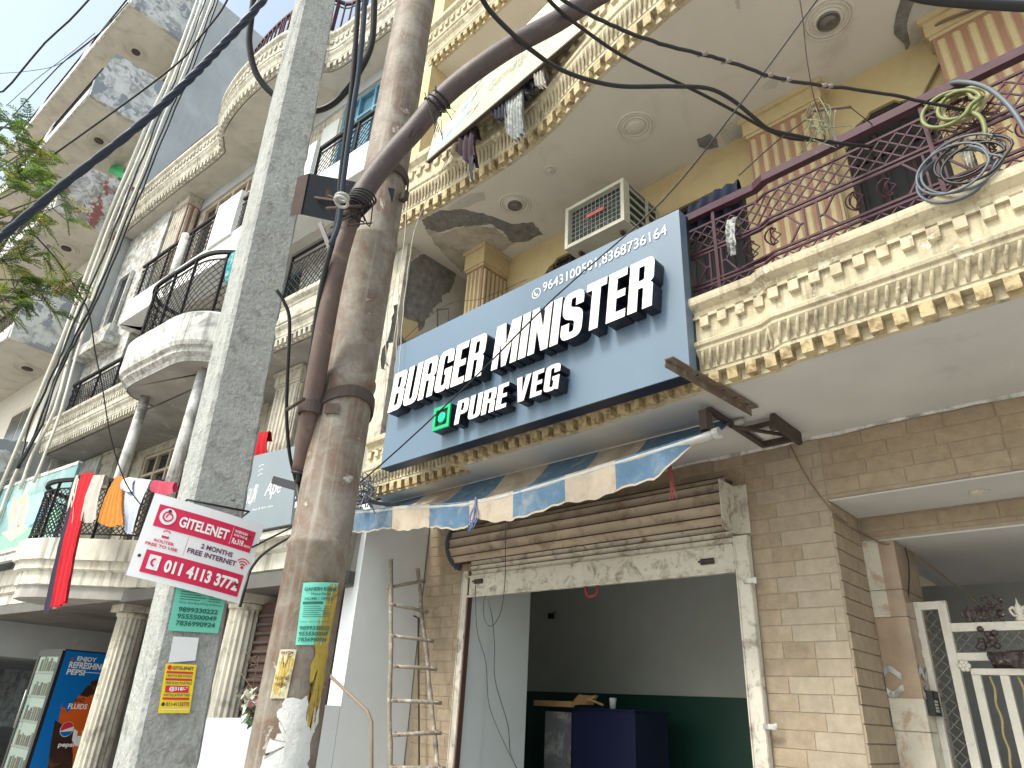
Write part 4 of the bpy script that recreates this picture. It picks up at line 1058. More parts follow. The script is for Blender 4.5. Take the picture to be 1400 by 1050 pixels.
P.text('GITELENET', .27, .71, .68, .81, M['ink_white'], .03); P.disc(.165, .76, .068, .10, M['paper_white'], n=.003); P.arc(.165, .76, .045, .065, .3, 60, 330, M['crimson'], .0045); P.arc(.18, .755, .03, .05, .35, -60, 200, M['crimson'], .005)
P.rect(.735, .738, .645, .86, M['ink_white'], n=.003, seg=1)
P.text('WHEN PLAN', .755, .875, .805, .84, M['ink_white'], .02); P.text('STARTING @', .755, .885, .755, .79, M['ink_white'], .02); P.text('Rs.318', .755, .86, .665, .735, M['ink_white'], .03); P.text('/MONTH', .87, .935, .665, .695, M['ink_white'], .02)
P.text('ROUTER', .12, .29, .44, .475, M['crimson'], .03); P.text('FREE TO USE', .06, .33, .385, .42, M['crimson'], .03)
P.arc(.2, .56, .035, .04, .25, 20, 160, M['crimson']); P.rect(.17, .23, .505, .535, M['crimson']); P.rect(.18, .22, .53, .54, M['paper_white'], n=.003)
P.rect(.385, .388, .36, .59, M['crimson'], seg=1)
P.text('2 MONTHS', .51, .80, .50, .56, M['ink_blue'], .03); P.text('FREE INTERNET', .41, .855, .41, .47, M['ink_blue'], .03)
P.disc(.915, .42, .014, .02, M['ink_red'])
for k in (1, 2, 3): P.arc(.915, .42, .022 * k + .012, .032 * k + .015, .35 / k, 40, 140, M['ink_red'])
P.text('011 4113 3772', .27, .93, .125, .275, M['ink_white'], .04); P.poly([(.13, .12), (.225, .12), (.225, .29), (.13, .29)], M['paper_white'], n=.003); P.arc(.2, .205, .05, .055, .35, 110, 250, M['crimson'], .0045)
q = MB()
for px, py in ((190, 760), (232, 700), (340, 735), (322, 800)):
    p = bq(px, py) + bN * .012; q.lathe(p, bN, [(.006, 0), (.006, .004)], 8)
q.build('nail', M['rust'], o)
q = MB(); a, b = bq(240, 735) - bN * .01, bq(300, 760) - bN * .01
for z in (-.05,):
    c = Pb - bN * .19 + Vector((0, 0, z)); q.tube([c + (tm * s + nm * n) * 1.12 for s, n in ((-a_, b_), (a_, b_), (a_, -b_), (-a_, -b_), (-a_, b_))], .004, 6)
q.build('tie_wire', M['cable'], o)

# ================================================================== steel pole with lamp arm
M['pole_steel'] = surf('weathered rusty pole paint', (.23, .20, .165), rough=.65, var=.35, vs=9, fine=.32, fs=60, dirt=(.13, .075, .048), dirt_a=(.44, .62), dirt_s=9, streak=(.36, .34, .29), streak_a=(.52, .76), streak_amt=.6, ss=5, bump=.5, bs=50, peel=(.42, .40, .36), peel_a=(.64, .68), peel_s=9)
sp_ = thing('steel_pole', (-2.075, 1.2, 0), 'brown rusty round steel pole with a bent arm strapped to it', 'utility pole')
SP = Vector((-2.075, 1.2, 0)); prof = [(0, .104), (1.5, .102), (2.05, .101), (2.06, .107), (2.075, .107), (2.085, .1), (2.66, .1), (2.67, .104), (2.69, .104), (2.70, .098), (3.32, .098), (3.33, .103), (3.345, .103), (3.355, .097), (4.3, .096), (7.5, .09)]
q = MB(); q.lathe(SP, (0, 0, 1), [(r, z) for z, r in prof], 40); q.build('shaft', M['pole_steel'], sp_)
# whitewash remains low on the shaft
M['whitewash'] = surf('flaking whitewash', (.62, .62, .60), var=.15, vs=8, dirt=(.3, .26, .2), dirt_a=(.55, .7), dirt_s=14, bump=.8)
M['ochre'] = surf('ochre paint remains', (.42, .30, .05), var=.3, vs=12, dirt=(.15, .1, .05), dirt_a=(.5, .65), dirt_s=20, bump=.6)
def on_pole(px, py, off=.0):
    d = ray(px, py); r = .1035 + off; o2 = Vector((EYE.x - SP.x, EYE.y - SP.y)); d2 = Vector((d.x, d.y))
    A = d2.dot(d2); B = 2 * o2.dot(d2); C_ = o2.dot(o2) - r * r; D = B * B - 4 * A * C_
    t = (-B - math.sqrt(max(D, 0))) / (2 * A); return EYE + d * t
def pole_ang(p): return math.atan2(p.y - SP.y, p.x - SP.x)
def wrap(name, pts, mat, parent, off=.002, seed=1, amp=.006, n=5):
    P3 = [on_pole(*p) for p in pts]; uv = [(pole_ang(p) * .1, p.z) for p in P3]
    J = jag(uv, n, amp, seed)
    # fan of small triangles kept on the curved shaft
    cx = sum(p.x for p in J) / len(J); cz = sum(p.y for p in J) / len(J); q = MB(); rings = []
    for k in (1.0, .75, .5, .25):
        rings.append([Vector((SP.x + math.cos((cx + (p.x - cx) * k) / .1) * (.1045 + off), SP.y + math.sin((cx + (p.x - cx) * k) / .1) * (.1045 + off), cz + (p.y - cz) * k)) for p in J] )
    for r in rings: r.append(r[0].copy())
    q.sheet(rings, True); q.add(rings[-1][:-1], [tuple(range(len(J)))], True)
    return q.build(name, mat, parent)
wrap('whitewash_patch', [(392, 955), (436, 952), (434, 985), (424, 1010), (420, 1050), (405, 1100), (352, 1100), (360, 1040), (366, 1015), (385, 1000), (378, 975)], M['whitewash'], sp_, seed=3)
wrap('ochre_patch', [(430, 880), (448, 800), (462, 800), (448, 880), (436, 960), (425, 1000), (418, 985), (424, 930)], M['ochre'], sp_, seed=4)
wrap('ochre_patch', [(382, 905), (395, 890), (402, 900), (392, 935), (380, 950), (374, 935)], M['ochre'], sp_, seed=5)
def polef(tl, tr, br, bl):
    c = [on_pole(*p) for p in (tl, tr, br, bl)]; u = [(pole_ang(p), p.z) for p in c]
    def f(s, t, n=0):
        a = (u[3][0] * (1 - s) + u[2][0] * s) * (1 - t) + (u[0][0] * (1 - s) + u[1][0] * s) * t
        z = (u[3][1] * (1 - s) + u[2][1] * s) * (1 - t) + (u[0][1] * (1 - s) + u[1][1] * s) * t
        r = .1065 + n; return Vector((SP.x + math.cos(a) * r, SP.y + math.sin(a) * r, z))
    return f
o, P = notice('paper_notice', None, M['paper_green'], 'sea green handbill headed GANESH on the rusty round steel pole', f=polef((415, 797), (462, 797), (443, 882), (404, 882)))
P.text('GANESH KUMAR', .06, .96, .86, .92, M['ink_green'], .04); P.text('Home Painter', .25, .8, .79, .83, M['ink_green'], .02); P.text('HOME / OFFICE', .1, .9, .71, .755, M['ink_green'], .02)
P.rect(.06, .62, .645, .685, M['ink_green']);
for i in range(6): P.rect(.1, .55 + .06 * (i % 3), .60 - i * .032, .608 - i * .032, M['ink_green']); P.rect(.66, .9, .60 - i * .032, .608 - i * .032, M['ink_green'])
P.text('Clean Bed Bug Killing', .05, .93, .345, .375, M['ink_green'])
for i, s in enumerate(('9899330222', '9555500049', '7836990924')): P.text(s, .06, 1.0, .23 - i * .09, .295 - i * .09, M['ink_green'], .03)
M['paper_old'] = surf('old cream sticker', (.50, .46, .30), var=.2, dirt=(.2, .14, .08), dirt_a=(.5, .62), dirt_s=22, bump=.4)
o, P = notice('paper_notice', None, M['paper_old'], 'faded cream sticker beneath the green handbill on the round steel pole', f=polef((384, 888), (406, 888), (392, 955), (370, 955)))
P.text('PAYTM', .15, .85, .90, .96, M['ink_blue'], .03); P.text('ACCEPTED', .1, .9, .38, .44, M['rust'], .02); P.text('HERE', .2, .8, .26, .32, M['rust'], .02)
# the bent arm and its lower sleeve
AP = [at(413, 643, d=2.42), at(420, 590, d=2.42), at(437, 490, d=2.45), at(453, 400, d=2.5), at(468, 335, d=2.55), at(484, 285, d=2.62), at(505, 250, d=2.68), at(535, 212, d=2.75), at(566, 178, d=2.8), at(600, 138, d=2.82), at(640, 103, d=2.82), at(700, 62, d=2.82), at(760, 30, d=2.85), at(820, -8, d=2.9), at(920, -60, d=3.0), at(1100, -160, d=3.2)]
M['arm'] = surf('dark grey brown arm paint', (.075, .055, .055), rough=.55, var=.25, vs=9, dirt=(.16, .12, .10), dirt_a=(.52, .72), dirt_s=8, bump=.3)
M['sleeve'] = surf('red brown sleeve', (.12, .08, .068), rough=.6, var=.3, vs=9, dirt=(.22, .16, .12), dirt_a=(.52, .72), dirt_s=8, bump=.4)
q = MB(); q.tube(bez(AP[5:], 5), .043, 18); q.build('lamp_arm', M['arm'], sp_)
q = MB(); q.tube(bez(AP[:6], 5), .035, 18); q.build('arm_sleeve', M['sleeve'], sp_)
q = MB(); q.tube([AP[0] + (AP[0] - AP[1]).normalized() * .01, AP[0]], .037, 18); q.build('sleeve_mouth', M['cable'], sp_)
def clamp(pxr, zc, armpt):
    q = MB(); prof = []
    for i in range(25):
        a = 2 * math.pi * i / 24; prof.append((math.cos(a), math.sin(a)))
    rows = [[SP + Vector((c * r, s * r, zc + dz + .25 * (c * .2))) for c, s in prof] for r, dz in ((.104, -.022), (.110, -.022), (.110, .022), (.104, .022))]
    q.sheet(rows, False)
    A = Vector(armpt); d = (Vector((SP.x, SP.y, A.z)) - A); d.z = 0; d.normalize(); sd = Vector((-d.y, d.x, 0))
    rows = [[A + (Vector((math.cos(t), math.sin(t), 0)) * r) + Vector((0, 0, dz)) for t in [2 * math.pi * i / 20 for i in range(21)]] for r, dz in ((.037, -.022), (.043, -.022), (.043, .022), (.037, .022))]
    q.build('clamp_band', M['rust'], sp_)
    q = MB(); q.sheet(rows, False); q.build('clamp_ring', M['rust'], sp_)
    q = MB()
    for s in (-1, 1):
        q = MB(); q.hexa([A + d * .03 + sd * s * .05 + Vector((0, 0, z)) for z in (-.02, .02)] + [A + d * .03 + sd * s * .056 + Vector((0, 0, z)) for z in (.02, -.02)], [SP + Vector((0, 0, A.z)) - d * .06 + sd * s * .085 + Vector((0, 0, z)) for z in (-.02, .02)] + [SP + Vector((0, 0, A.z)) - d * .06 + sd * s * .091 + Vector((0, 0, z)) for z in (.02, -.02)])
        if zc < 3: q.build('clamp_strap', M['rust'], sp_)
    q = MB(); b = A - d * .06; q.tube([b - sd * .07, b + sd * .07], .007, 6); q.build('clamp_bolt', M['rust'], sp_)
clamp(0, (SP + Vector((0, 0, 0))).z + 2.565, at(425, 560, d=2.42)); clamp(0, 3.64, at(478, 298, d=2.6))
q = MB(); q.box(SP.x + .095, SP.x + .13, SP.y + .03, SP.y + .055, 3.54, 3.58); q.build('clamp_lug', M['rust'], sp_)
q = MB()
for k in range(7):
    c = at(480 + k * 3, 287 - k * 3, d=2.6); q.ring(c, (AP[6] - AP[4]), .047, .004, 18, 5)
for k in range(3): c = at(592 + k * 6, 146 - k * 5, d=2.82); q.ring(c, (AP[10] - AP[8]), .047, .004, 18, 5)
for _ in range(14):
    a = at(598, 140, d=2.8); q.tube(bez([a, a + Vector([random.uniform(-.05, .05) for _ in range(3)]), a + Vector((random.uniform(-.1, .1), random.uniform(-.1, .1), random.uniform(-.2, .05)))], 3), .0018, 4)
for _ in range(5):
    a = at(495, 290, d=2.55); q.tube(bez([a, a + Vector([random.uniform(-.05, .05) for _ in range(3)]), a + Vector((random.uniform(-.12, .14), random.uniform(-.1, .1), random.uniform(-.12, .08)))], 3), .003, 4)
tag(q.build('binding_wire', M['cable'], sp_), kind='stuff')
# dark junction box between the poles
jb = thing('junction_box', at(475, 300, d=3.0), 'dark metal junction box fixed between the two poles', 'junction box')
A = [at(422, 237, d=3.05), at(540, 258, d=2.85), at(528, 318, d=2.85), at(411, 293, d=3.05)]
q = MB(); back = ray(470, 270).normalized() * .16; q.hexa(A, [p + back for p in A]); M['jb'] = surf('dark grey box paint', (.014, .018, .024), rough=.7, spec=.1, var=.3, vs=8, dirt=(.1, .05, .03), dirt_a=(.58, .72), dirt_s=10); q.build('case', M['jb'], jb)
q = MB(); ee = [at(407, 242, d=3.1), at(422, 237, d=3.045), at(411, 293, d=3.045), at(396, 296, d=3.1)]; q.hexa(ee, [p + back * .9 for p in ee]); q.build('side_flap', surf('dark brown box side', (.06, .035, .028), var=.4, vs=10, dirt=(.02,.02,.022)), jb)
q = MB(); fj, Nj = quadf(*A); 
q.bar(fj(.15, .45, .01), fj(.8, .5, .02), .010); q.bar(fj(.3, .56, .01), fj(.7, .42, .02), .007); q.build('bracket', M['rust'], jb)
q = MB(); q.bar(at(438, 306, d=3.0), at(455, 350, d=2.9), .018); q.build('hanger', M['cable'], jb)
# street light control bar
q = MB(); q.bar(at(376, 657, d=2.5), at(415, 668, d=2.4), .028); q.tube(bez([at(410, 640, d=2.4), at(409, 655, d=2.4), at(407, 664, d=2.4), at(411, 690, d=2.35)], 4), .012, 8); q.tube(bez([at(418, 640, d=2.4), at(419, 668, d=2.37), at(414, 690, d=2.35)], 4), .01, 8)
o = q.build('cable_bracket', M['cable']); tag(o, 'short black bar bracket with wires under the brown sleeve', 'bracket')

# ================================================================== window air conditioner
ac = thing('air_conditioner', (-2.96, 4.1, 5.47), 'old beige window air conditioner sticking out above the blue grey sign', 'air conditioner')
M['ac_case'] = surf('beige ac metal', (.50, .49, .40), rough=.5, var=.12, dirt=(.28, .25, .18), dirt_a=(.56, .75), dirt_s=7, bump=.1)
M['ac_fins'] = surf('dirty fins', (.03, .04, .043), rough=.6, var=.4, vs=14, dirt=(.5, .53, .54), dirt_a=(.60, .68), dirt_s=16, bump=.5)
ax0, ax1, ay0, ay1, az0, az1 = -3.31, -2.64, 3.9, 4.56, 5.49, 5.97
q = MB(); t_ = .035
for (a, b, c, d) in ((ax0, ax0 + t_, az0, az1), (ax1 - t_, ax1, az0, az1), (ax0 + t_, ax1 - t_, az0, az0 + t_), (ax0 + t_, ax1 - t_, az1 - t_, az1)): q.box(a, b, ay0, ay0 + .05, c, d)
q.build('front_frame', M['ac_case'], ac)
q = MB(); q.box(ax0, ax1, ay0 + .052, ay1, az1 - .012, az1); q.box(ax0, ax1, ay0 + .052, ay1, az0, az0 + .02); q.box(ax0, ax0 + .012, ay0 + .052, ay1, az0 + .02, az1 - .012)
for (a, b, c, d) in ((ay0 + .052, ay0 + .09, az0 + .02, az1 - .012), (ay0 + .36, ay0 + .40, az0 + .02, az1 - .012), (ay1 - .12, ay1, az0 + .02, az1 - .012)): q.box(ax1 - .012, ax1, a, b, c, d)
for k in range(5): z = az0 + .05 + k * .09; q.box(ax1 - .014, ax1 - .002, ay0 + .09, ay0 + .36, z, z + .018); q.box(ax1 - .014, ax1 - .002, ay0 + .40, ay1 - .12, z, z + .018)
q.build('casing', M['ac_case'], ac)
q = MB(); q.box(ax0 + .03, ax1 - .02, ay0 + .06, ay1 - .05, az0 + .03, az1 - .03); q.build('condenser_fins', M['ac_fins'], ac)
q = MB()
for k in range(13): x = ax0 + t_ + (ax1 - ax0 - 2 * t_) * (k + .5) / 13; q.box(x - .001, x + .001, ay0 + .028, ay0 + .034, az0 + t_, az1 - t_)
for k in range(8): z = az0 + t_ + (az1 - az0 - 2 * t_) * (k + .5) / 8; q.box(ax0 + t_, ax1 - t_, ay0 + .022, ay0 + .0275, z - .001, z + .001)
q.build('wire_guard', M['ac_case'], ac)
q = MB(); q.box(ax0 + .24, ax0 + .44, ay0 + .012, ay0 + .021, az0 + .25, az0 + .285); q.build('red_badge', plain('faded red badge', (.5, .12, .1), .5), ac)
q = MB(); q.bar((ax0 + .1, ay0 + .1, az0 - .02), (ax0 + .1, 4.5, az0 - .02), .03); q.bar((ax1 - .1, ay0 + .1, az0 - .02), (ax1 - .1, 4.5, az0 - .02), .03); q.bar((ax1 - .1, ay0 + .15, az0 - .02), (ax1 - .1, 4.5, az0 - .42), .025); q.build('bracket', M['rust'], ac)

# ================================================================== striped awning
M['cv_blue'] = surf('faded blue canvas', (.085, .155, .245), rough=.9, var=.25, vs=6, dirt=(.22, .25, .27), dirt_a=(.48, .68), dirt_s=7, bump=.3, bs=20)
M['cv_cream'] = surf('dirty cream canvas', (.42, .36, .29), rough=.9, var=.2, vs=5, dirt=(.24, .18, .14), dirt_a=(.50, .70), dirt_s=5, bump=.3, bs=20)
M['tube'] = surf('galvanised tube', (.42, .42, .40), rough=.45, var=.15, vs=8, metal=.3, dirt=(.2, .17, .14), dirt_a=(.56, .74), dirt_s=9)
aw = thing('awning', (-3.6, 4.0, 3.2), 'faded blue and cream striped canvas awning rolled out under the lower balcony', 'awning')
T1, T2, T3 = at(487, 702, y=3.56), at(655, 688, y=3.5), at(977, 594, y=3.48)
tub = bez([T1, T1.lerp(T2, .5) + Vector((0, 0, .005)), T2, T2.lerp(T3, .5) + Vector((0, 0, -.012)), T3], 8)
q = MB(); q.tube(tub, .03, 14); q.build('front_tube', M['tube'], aw)
q = MB(); q.tube([T3 + Vector((-.005, 0, 0)), T3 + Vector((.035, 0, .006))], .035, 14); q.build('tube_cap', M['white_old'], aw)
def tpt(x):
    for a, b in zip(tub[:-1], tub[1:]):
        if (a.x <= x <= b.x): return a.lerp(b, (x - a.x) / (b.x - a.x))
    return tub[0] if x < tub[0].x else tub[-1]
bnds = [487, 535, 588, 645, 706, 777, 846, 962]
def xat(px): return at(px, 704 - (px - 487) * (16 / 168 if px < 655 else 0) - (0 if px < 655 else 16 + (px - 655) * .292), y=3.5).x
bx = [xat(p) for p in bnds]; bx[0] = tub[0].x; bx[-1] = tub[-1].x - .06
rnd = random.Random(5)
for i in range(7):
    mt = M['cv_blue'] if i in (0, 2, 4, 6) else M['cv_cream']; q = MB(); rows = []
    nx = 14
    for j in range(7):
        t = j / 6; row = []
        for k in range(nx + 1):
            u = k / nx; x = bx[i] + (bx[i + 1] - bx[i]) * u; p = tpt(x)
            drop = .205 + .012 * math.sin(x * 9) + .006 * math.sin(x * 40)
            if i == 6: drop *= (1 - .0 * u) * (1 if u < .45 else max(.02, (1 - u) / .55))
            if abs(x - T2.x) < .16: drop *= .70 + .3 * abs(x - T2.x) / .16
            row.append(p + Vector((.0, -.03 + .02 * t + .010 * t * math.sin(x * 13 + i), -drop * t + .02)))
        rows.append(row)
    q.sheet(rows, True); q.build('valance_stripe', mt, aw, fix=False)
    q = MB(); e = rows[-1]; q.sheet([[p + Vector((0, -.001, 0)) for p in e], [p + Vector((0, -.002, .014)) for p in e]], False); q.build('hem', M['cv_cream'], aw)
    # top cloth, from the tube back to the wall
    q = MB(); rows = []
    for j in range(7):
        t = j / 6; row = []
        for k in range(nx + 1):
            u = k / nx; x = bx[i] + (bx[i + 1] - bx[i]) * u; p = tpt(x); b = Vector((x, 3.86, 3.392))
            s_ = -.05 * math.sin(math.pi * t) + .008 * math.sin(x * 20) * math.sin(math.pi * t)
            row.append(p.lerp(b, t) + Vector((0, 0, .025 * (1 - t) + s_)))
        rows.append(row)
    q.sheet(rows, True); q.build('canvas_stripe', mt, aw, fix=False)
q = MB(); q.tube([(-5.45, 3.9, 3.37), (-1.75, 3.9, 3.37)], .022, 10); q.build('rear_roller', M['tube'], aw)
q = MB(); P0 = at(1045, 592, y=4.1); 
q.box(-1.85, -1.815, 3.58, 4.36, 3.345, 3.375); q.box(-1.815, -1.6, 4.30, 4.33, 3.33, 3.37); q.box(-1.815, -1.6, 4.0, 4.025, 3.35, 3.375); q.box(-1.60, -1.57, 3.95, 4.36, 3.31, 3.396); q.box(-1.86, -1.81, 3.5, 3.58, 3.20, 3.33); q.bar((-1.585, 3.97, 3.39), (-1.585, 3.93, 3.28), .035)
q.tube([(-1.8, 3.8, 3.31), (-1.6, 4.2, 3.33)], .014, 6); q.build('arm_bracket', M['rust'], aw)
q = MB(); q.box(-1.78, -1.62, 4.06, 4.26, 3.36, 3.37); q.build('bracket_plate', M['white_old'], aw)
q = MB()
for k in range(9):
    a = T2 + Vector((random.uniform(-.01, .01), -.04, -.02)); q.tube(bez([a + Vector((0, 0, .06)), a, a + Vector((random.uniform(-.05, .05), random.uniform(-.03, .02), -.10)), a + Vector((random.uniform(-.05, .05), 0, random.uniform(-.22, -.12))), a + Vector((random.uniform(-.02, .02), 0, -.12))], 3), .0035, 5)
q.build('blue_string', surf('blue string', (.12, .16, .30), bump=.1), aw)
q = MB()
for k in range(5):
    a = at(917, 655, y=3.6) + Vector((random.uniform(-.01, .01), 0, .12)); q.tube(bez([a, a + Vector((random.uniform(-.02, .02), 0, -.1)), a + Vector((random.uniform(-.05, .05), 0, -.25))], 3), .003, 5)
q.build('red_string', surf('red string', (.40, .08, .10), bump=.1), aw)
# perforated angle bar under the sign
q = MB(); A = at(908, 492, y=2.86); B = at(1026, 560, z=3.385); d = (B - A)
q.hexa([A, A + Vector((.055, 0, 0)), A + Vector((.055, 0, .006)), A + Vector((0, 0, .006))], [B, B + Vector((.055, 0, 0)), B + Vector((.055, 0, .006)), B + Vector((0, 0, .006))])
q.hexa([A, A + Vector((.006, 0, 0)), A + Vector((.006, 0, -.045)), A + Vector((0, 0, -.045))], [B, B + Vector((.006, 0, 0)), B + Vector((.006, 0, -.045)), B + Vector((0, 0, -.045))])
o = q.build('angle_bar', surf('brown angle bar', (.15, .11, .085), var=.3, vs=10, dirt=(.3, .28, .24), dirt_a=(.52, .7), dirt_s=10)); tag(o, 'brown perforated angle bar poking out beneath the right corner of the shop sign', 'metal bar')
q = MB()
for t in (.3, .6, .75, .9): q.lathe(A + d * t + Vector((.03, 0, -.001)), (0, 0, -1), [(.009, 0), (.009, .002)], 8)
for t in (.6, .8, .95): q.lathe(A + d * t + Vector((-.001, 0, -.022)), (-1, 0, 0), [(.009, 0), (.009, .002)], 8)
q.build('hole', M['cable'], o)
# ================================================================== other sign boards
# pale sign leaning on the upper balcony
ps_tl, ps_tr, ps_br, ps_bl = at(602, 151, y=3.02), at(775, -22, y=3.0), at(795, 40, y=3.0), at(583, 220, y=3.02)
f, N = quadf(ps_tl, ps_tr, ps_br, ps_bl)
M['pale_sign'] = surf('sun bleached sign sheet', (.50, .46, .31), rough=.5, var=.06, vs=1.5, fine=.03, bump=.05, dirt=(.40, .52, .50), dirt_a=(.50, .66), dirt_s=.9)
ps = thing('bleached_sign', ps_bl, 'sun bleached cream and pale green sign board propped on the upper yellow balcony', 'sign')
q = MB(); board(q, f, .03, 2); q.build('panel', M['pale_sign'], ps)
q = MB(); e = .03
for s0, t0, s1, t1 in ((0, 0, 1, 0), (0, 1, 1, 1), (0, 0, 0, 1)): q.bar(f(s0, t0, -.02), f(s1, t1, -.02), .035)
for s in (.2, .45, .7): q.bar(f(s, .5, -.05), f(s, .5, -.5), .03); q.bar(f(s, .0, -.04), f(s, 1, -.04), .03)
q.build('frame', M['rust'], ps)
P = Panel(f, ps); M['pale_green'] = surf('faded mint print', (.36, .52, .46), var=.15, vs=3, fine=.03, bump=.03); M['pale_yel'] = surf('faded yellow print', (.66, .63, .28), var=.2, vs=3, fine=.03, bump=.03); M['ink_grey'] = plain('faded grey ink', (.30, .31, .27), .7)
r_ = random.Random(4)
P.poly([(p.x, p.y) for p in jag([(0.01, .02), (.22, .02), (.30, .3), (.34, .62), (.25, .55), (.12, .4), (.01, .3)], 5, .012, 3)], M['pale_green'], n=.002)
P.poly([(p.x, p.y) for p in jag([(.06, .5), (.16, .62), (.30, .98), (.12, .98), (.02, .9)], 5, .012, 5)], M['pale_yel'], n=.002)
for i in range(22):
    a = r_.uniform(.10, .34); b = r_.uniform(.1, .8); l = r_.uniform(.02, .09); P.poly([(a, b), (a + l, b + l * 1.6), (a + l - .004, b + l * 1.7), (a - .003, b + .01)], M['sign_face'], n=.003)
P.text('Gurmangi', .42, .68, .28, .50, M['ink_grey'], 0, .003, .15)
for i in range(8):
    a = .6 + i * .035; b = r_.uniform(.2, .5); P.poly([(a, b), (a + .05, b + .35), (a + .047, b + .36), (a - .003, b + .01)], M['ink_grey'], n=.003)
# grey salon sign behind the poles
as_ = thing('salon_sign', FB(1.3, -.15, 3.1), 'flat grey shop sign with thin white script between the two poles', 'sign')
f, N = quadf(FB(2.3, -.14, 4.03), FB(.62, -.14, 3.96), FB(.50, -.14, 3.12), FB(2.3, -.14, 3.12))
M['ape_grey'] = surf('slate grey vinyl', (.20, .235, .26), rough=.4, var=.05, vs=2, fine=.02, bump=.04)
q = MB(); board(q, f, .06); q.build('panel', M['ape_grey'], as_)
def sc(px, py):      # panel coords of a pixel
    p = atb(px, py, -.14); u, v, z = tob(p); s = (2.3 - u) / 1.74; return s, (z - 3.12) / .87
P = Panel(f, as_)
a = sc(357, 692); b = sc(383, 660); P.text('Ape', a[0], b[0] + .01, .36, .60, M['ink_white'], 0, .003, .12)
a = sc(344, 700); b = sc(372, 690); P.text('hair & skin care', a[0], b[0], .255, .285, M['ink_white'])
P.text('SALON', .50, .60, .36, .56, M['ink_white'], .0, .003, .1)
a = sc(404, 678); P.poly([(a[0] - .006, .18), (a[0] + .014, .2), (a[0] + .01, .26), (a[0] - .006, .25)], M['ink_white']); P.poly([(a[0] - .01, .3), (a[0] + .012, .3), (a[0] + .022, .6), (a[0] + .004, .62)], M['ink_white'])
a = sc(350, 672)
P.poly([(a[0] - .03, .5), (a[0] + .02, .58), (a[0] - .01, .6)], M['ink_white']); P.poly([(a[0] - .05, .30), (a[0] + .01, .5), (a[0] - .01, .52)], M['ink_white'])
for k in range(3): P.arc(a[0] + .02, .68 + k * .06, .04, .05, .12, 60, 150, M['ink_white'])
q = MB(); q.box(.45, 2.4, -.10, .0, 3.03, 3.10, FB); q.build('support_ledge', M['plaster_line'], as_)
# banner of the left hand shop
tb = thing('shop_banner', FB(8, -.3, 3.55), 'faded teal shop banner with blurred pictures of drinks at the left edge', 'banner')
f, N = quadf(FB(13.5, -.3, 4.95), FB(6.35, -.3, 4.72), FB(6.35, -.3, 3.52), FB(13.5, -.3, 3.52))
M['teal'] = surf('faded teal print', (.17, .31, .31), rough=.5, var=.3, vs=1.2, fine=.03, bump=.05, dirt=(.42, .52, .50), dirt_a=(.48, .62), dirt_s=1.0)
M['t_pink'] = surf('faded pink print', (.58, .42, .36), var=.3, vs=3, fine=.03, bump=.03); M['t_green'] = surf('green print', (.22, .48, .33), var=.2, vs=3, fine=.03, bump=.03); M['t_blue'] = surf('blue print', (.28, .52, .70), var=.2, vs=2, fine=.03, bump=.03)
q = MB(); board(q, f, .05); q.build('panel', M['teal'], tb)
P = Panel(f, tb)
def tc(px, py): u, v, z = tob(atb(px, py, -.3)); return ((13.5 - u) / 7.15, (z - 3.52) / 1.25)
P.poly([tc(*p) for p in ((0, 755), (45, 752), (85, 700), (85, 690), (40, 718), (0, 735))], M['t_green'])
P.poly([tc(*p) for p in ((8, 690), (60, 672), (72, 690), (50, 720), (12, 725))], M['t_blue'])
for pts in (((12, 705), (18, 680), (24, 690), (22, 715), (12, 725)), ((30, 680), (38, 674), (40, 690), (34, 712), (24, 722), (22, 716)), ((2, 730), (30, 716), (40, 722), (15, 740))):
    P.poly([(p.x, p.y) for p in jag([tc(*p) for p in pts], 4, .002, 3)], M['t_pink'], n=.003)
P.poly([tc(*p) for p in ((24, 684), (38, 676), (36, 686), (26, 692))], M['pale_yel'], n=.0035)
P.poly([tc(*p) for p in ((55, 690), (68, 670), (72, 672), (60, 694))], M['t_pink'], n=.0035)
q = MB(); q.bar(f(0, 1, -.02), f(1, 1, -.02), .06); q.bar(f(0, 0, -.02), f(1, 0, -.02), .06); q.build('frame', M['white_old'], tb)
q = MB(); q.box(6.5, 13.5, -.28, -.2, 3.36, 3.5, FB); q.build('white_strip', M['white_old'], tb)

# ================================================================== drinks fridge
fr = thing('drinks_fridge', FB(6.7, .6, .12), 'tall drinks fridge with blue and orange advert side panel under the left balcony', 'fridge')
FV0 = .3; pE = tob(atb(87, 887, FV0)); FU, FZ = pE[0], pE[2]
pf = tob(atp(152, 889, FB(FU, 0, 0), BU)); FV1 = pf[1]
pl_ = tob(atb(54, 891, FV0)); FU2 = min(pl_[0], FU + 1.0)
M['fr_black'] = plain('black fridge case', (.012, .012, .014), .4); M['fr_blue'] = surf('saturated blue print', (.002, .15, .48), rough=.3, var=.08, vs=2, fine=.02, bump=.02)
M['glass_door'] = plain('fridge glass', (.16, .22, .19), .1, 0, .8); M['fr_shelf'] = plain('fridge shelf light grey', (.13, .16, .145), .4)
q = MB(); q.box(FU, FU2, FV0 + .03, FV1, .14, FZ, FB); q.build('case', M['fr_black'], fr)
q = MB()
for (a, b, c, d) in ((FU + .005, FU + .09, .2, FZ - .02), (FU2 - .07, FU2 - .005, .2, FZ - .02), (FU + .09, FU2 - .07, FZ - .1, FZ - .02), (FU + .09, FU2 - .07, .2, .28)): q.box(a, b, FV0, FV0 + .03, c, d, FB)
q.build('door_frame', M['fr_black'], fr)
q = MB(); q.box(FU + .09, FU2 - .07, FV0 + .012, FV0 + .02, .28, FZ - .1, FB); dg = q.build('glass_door', M['glass_door'], fr)
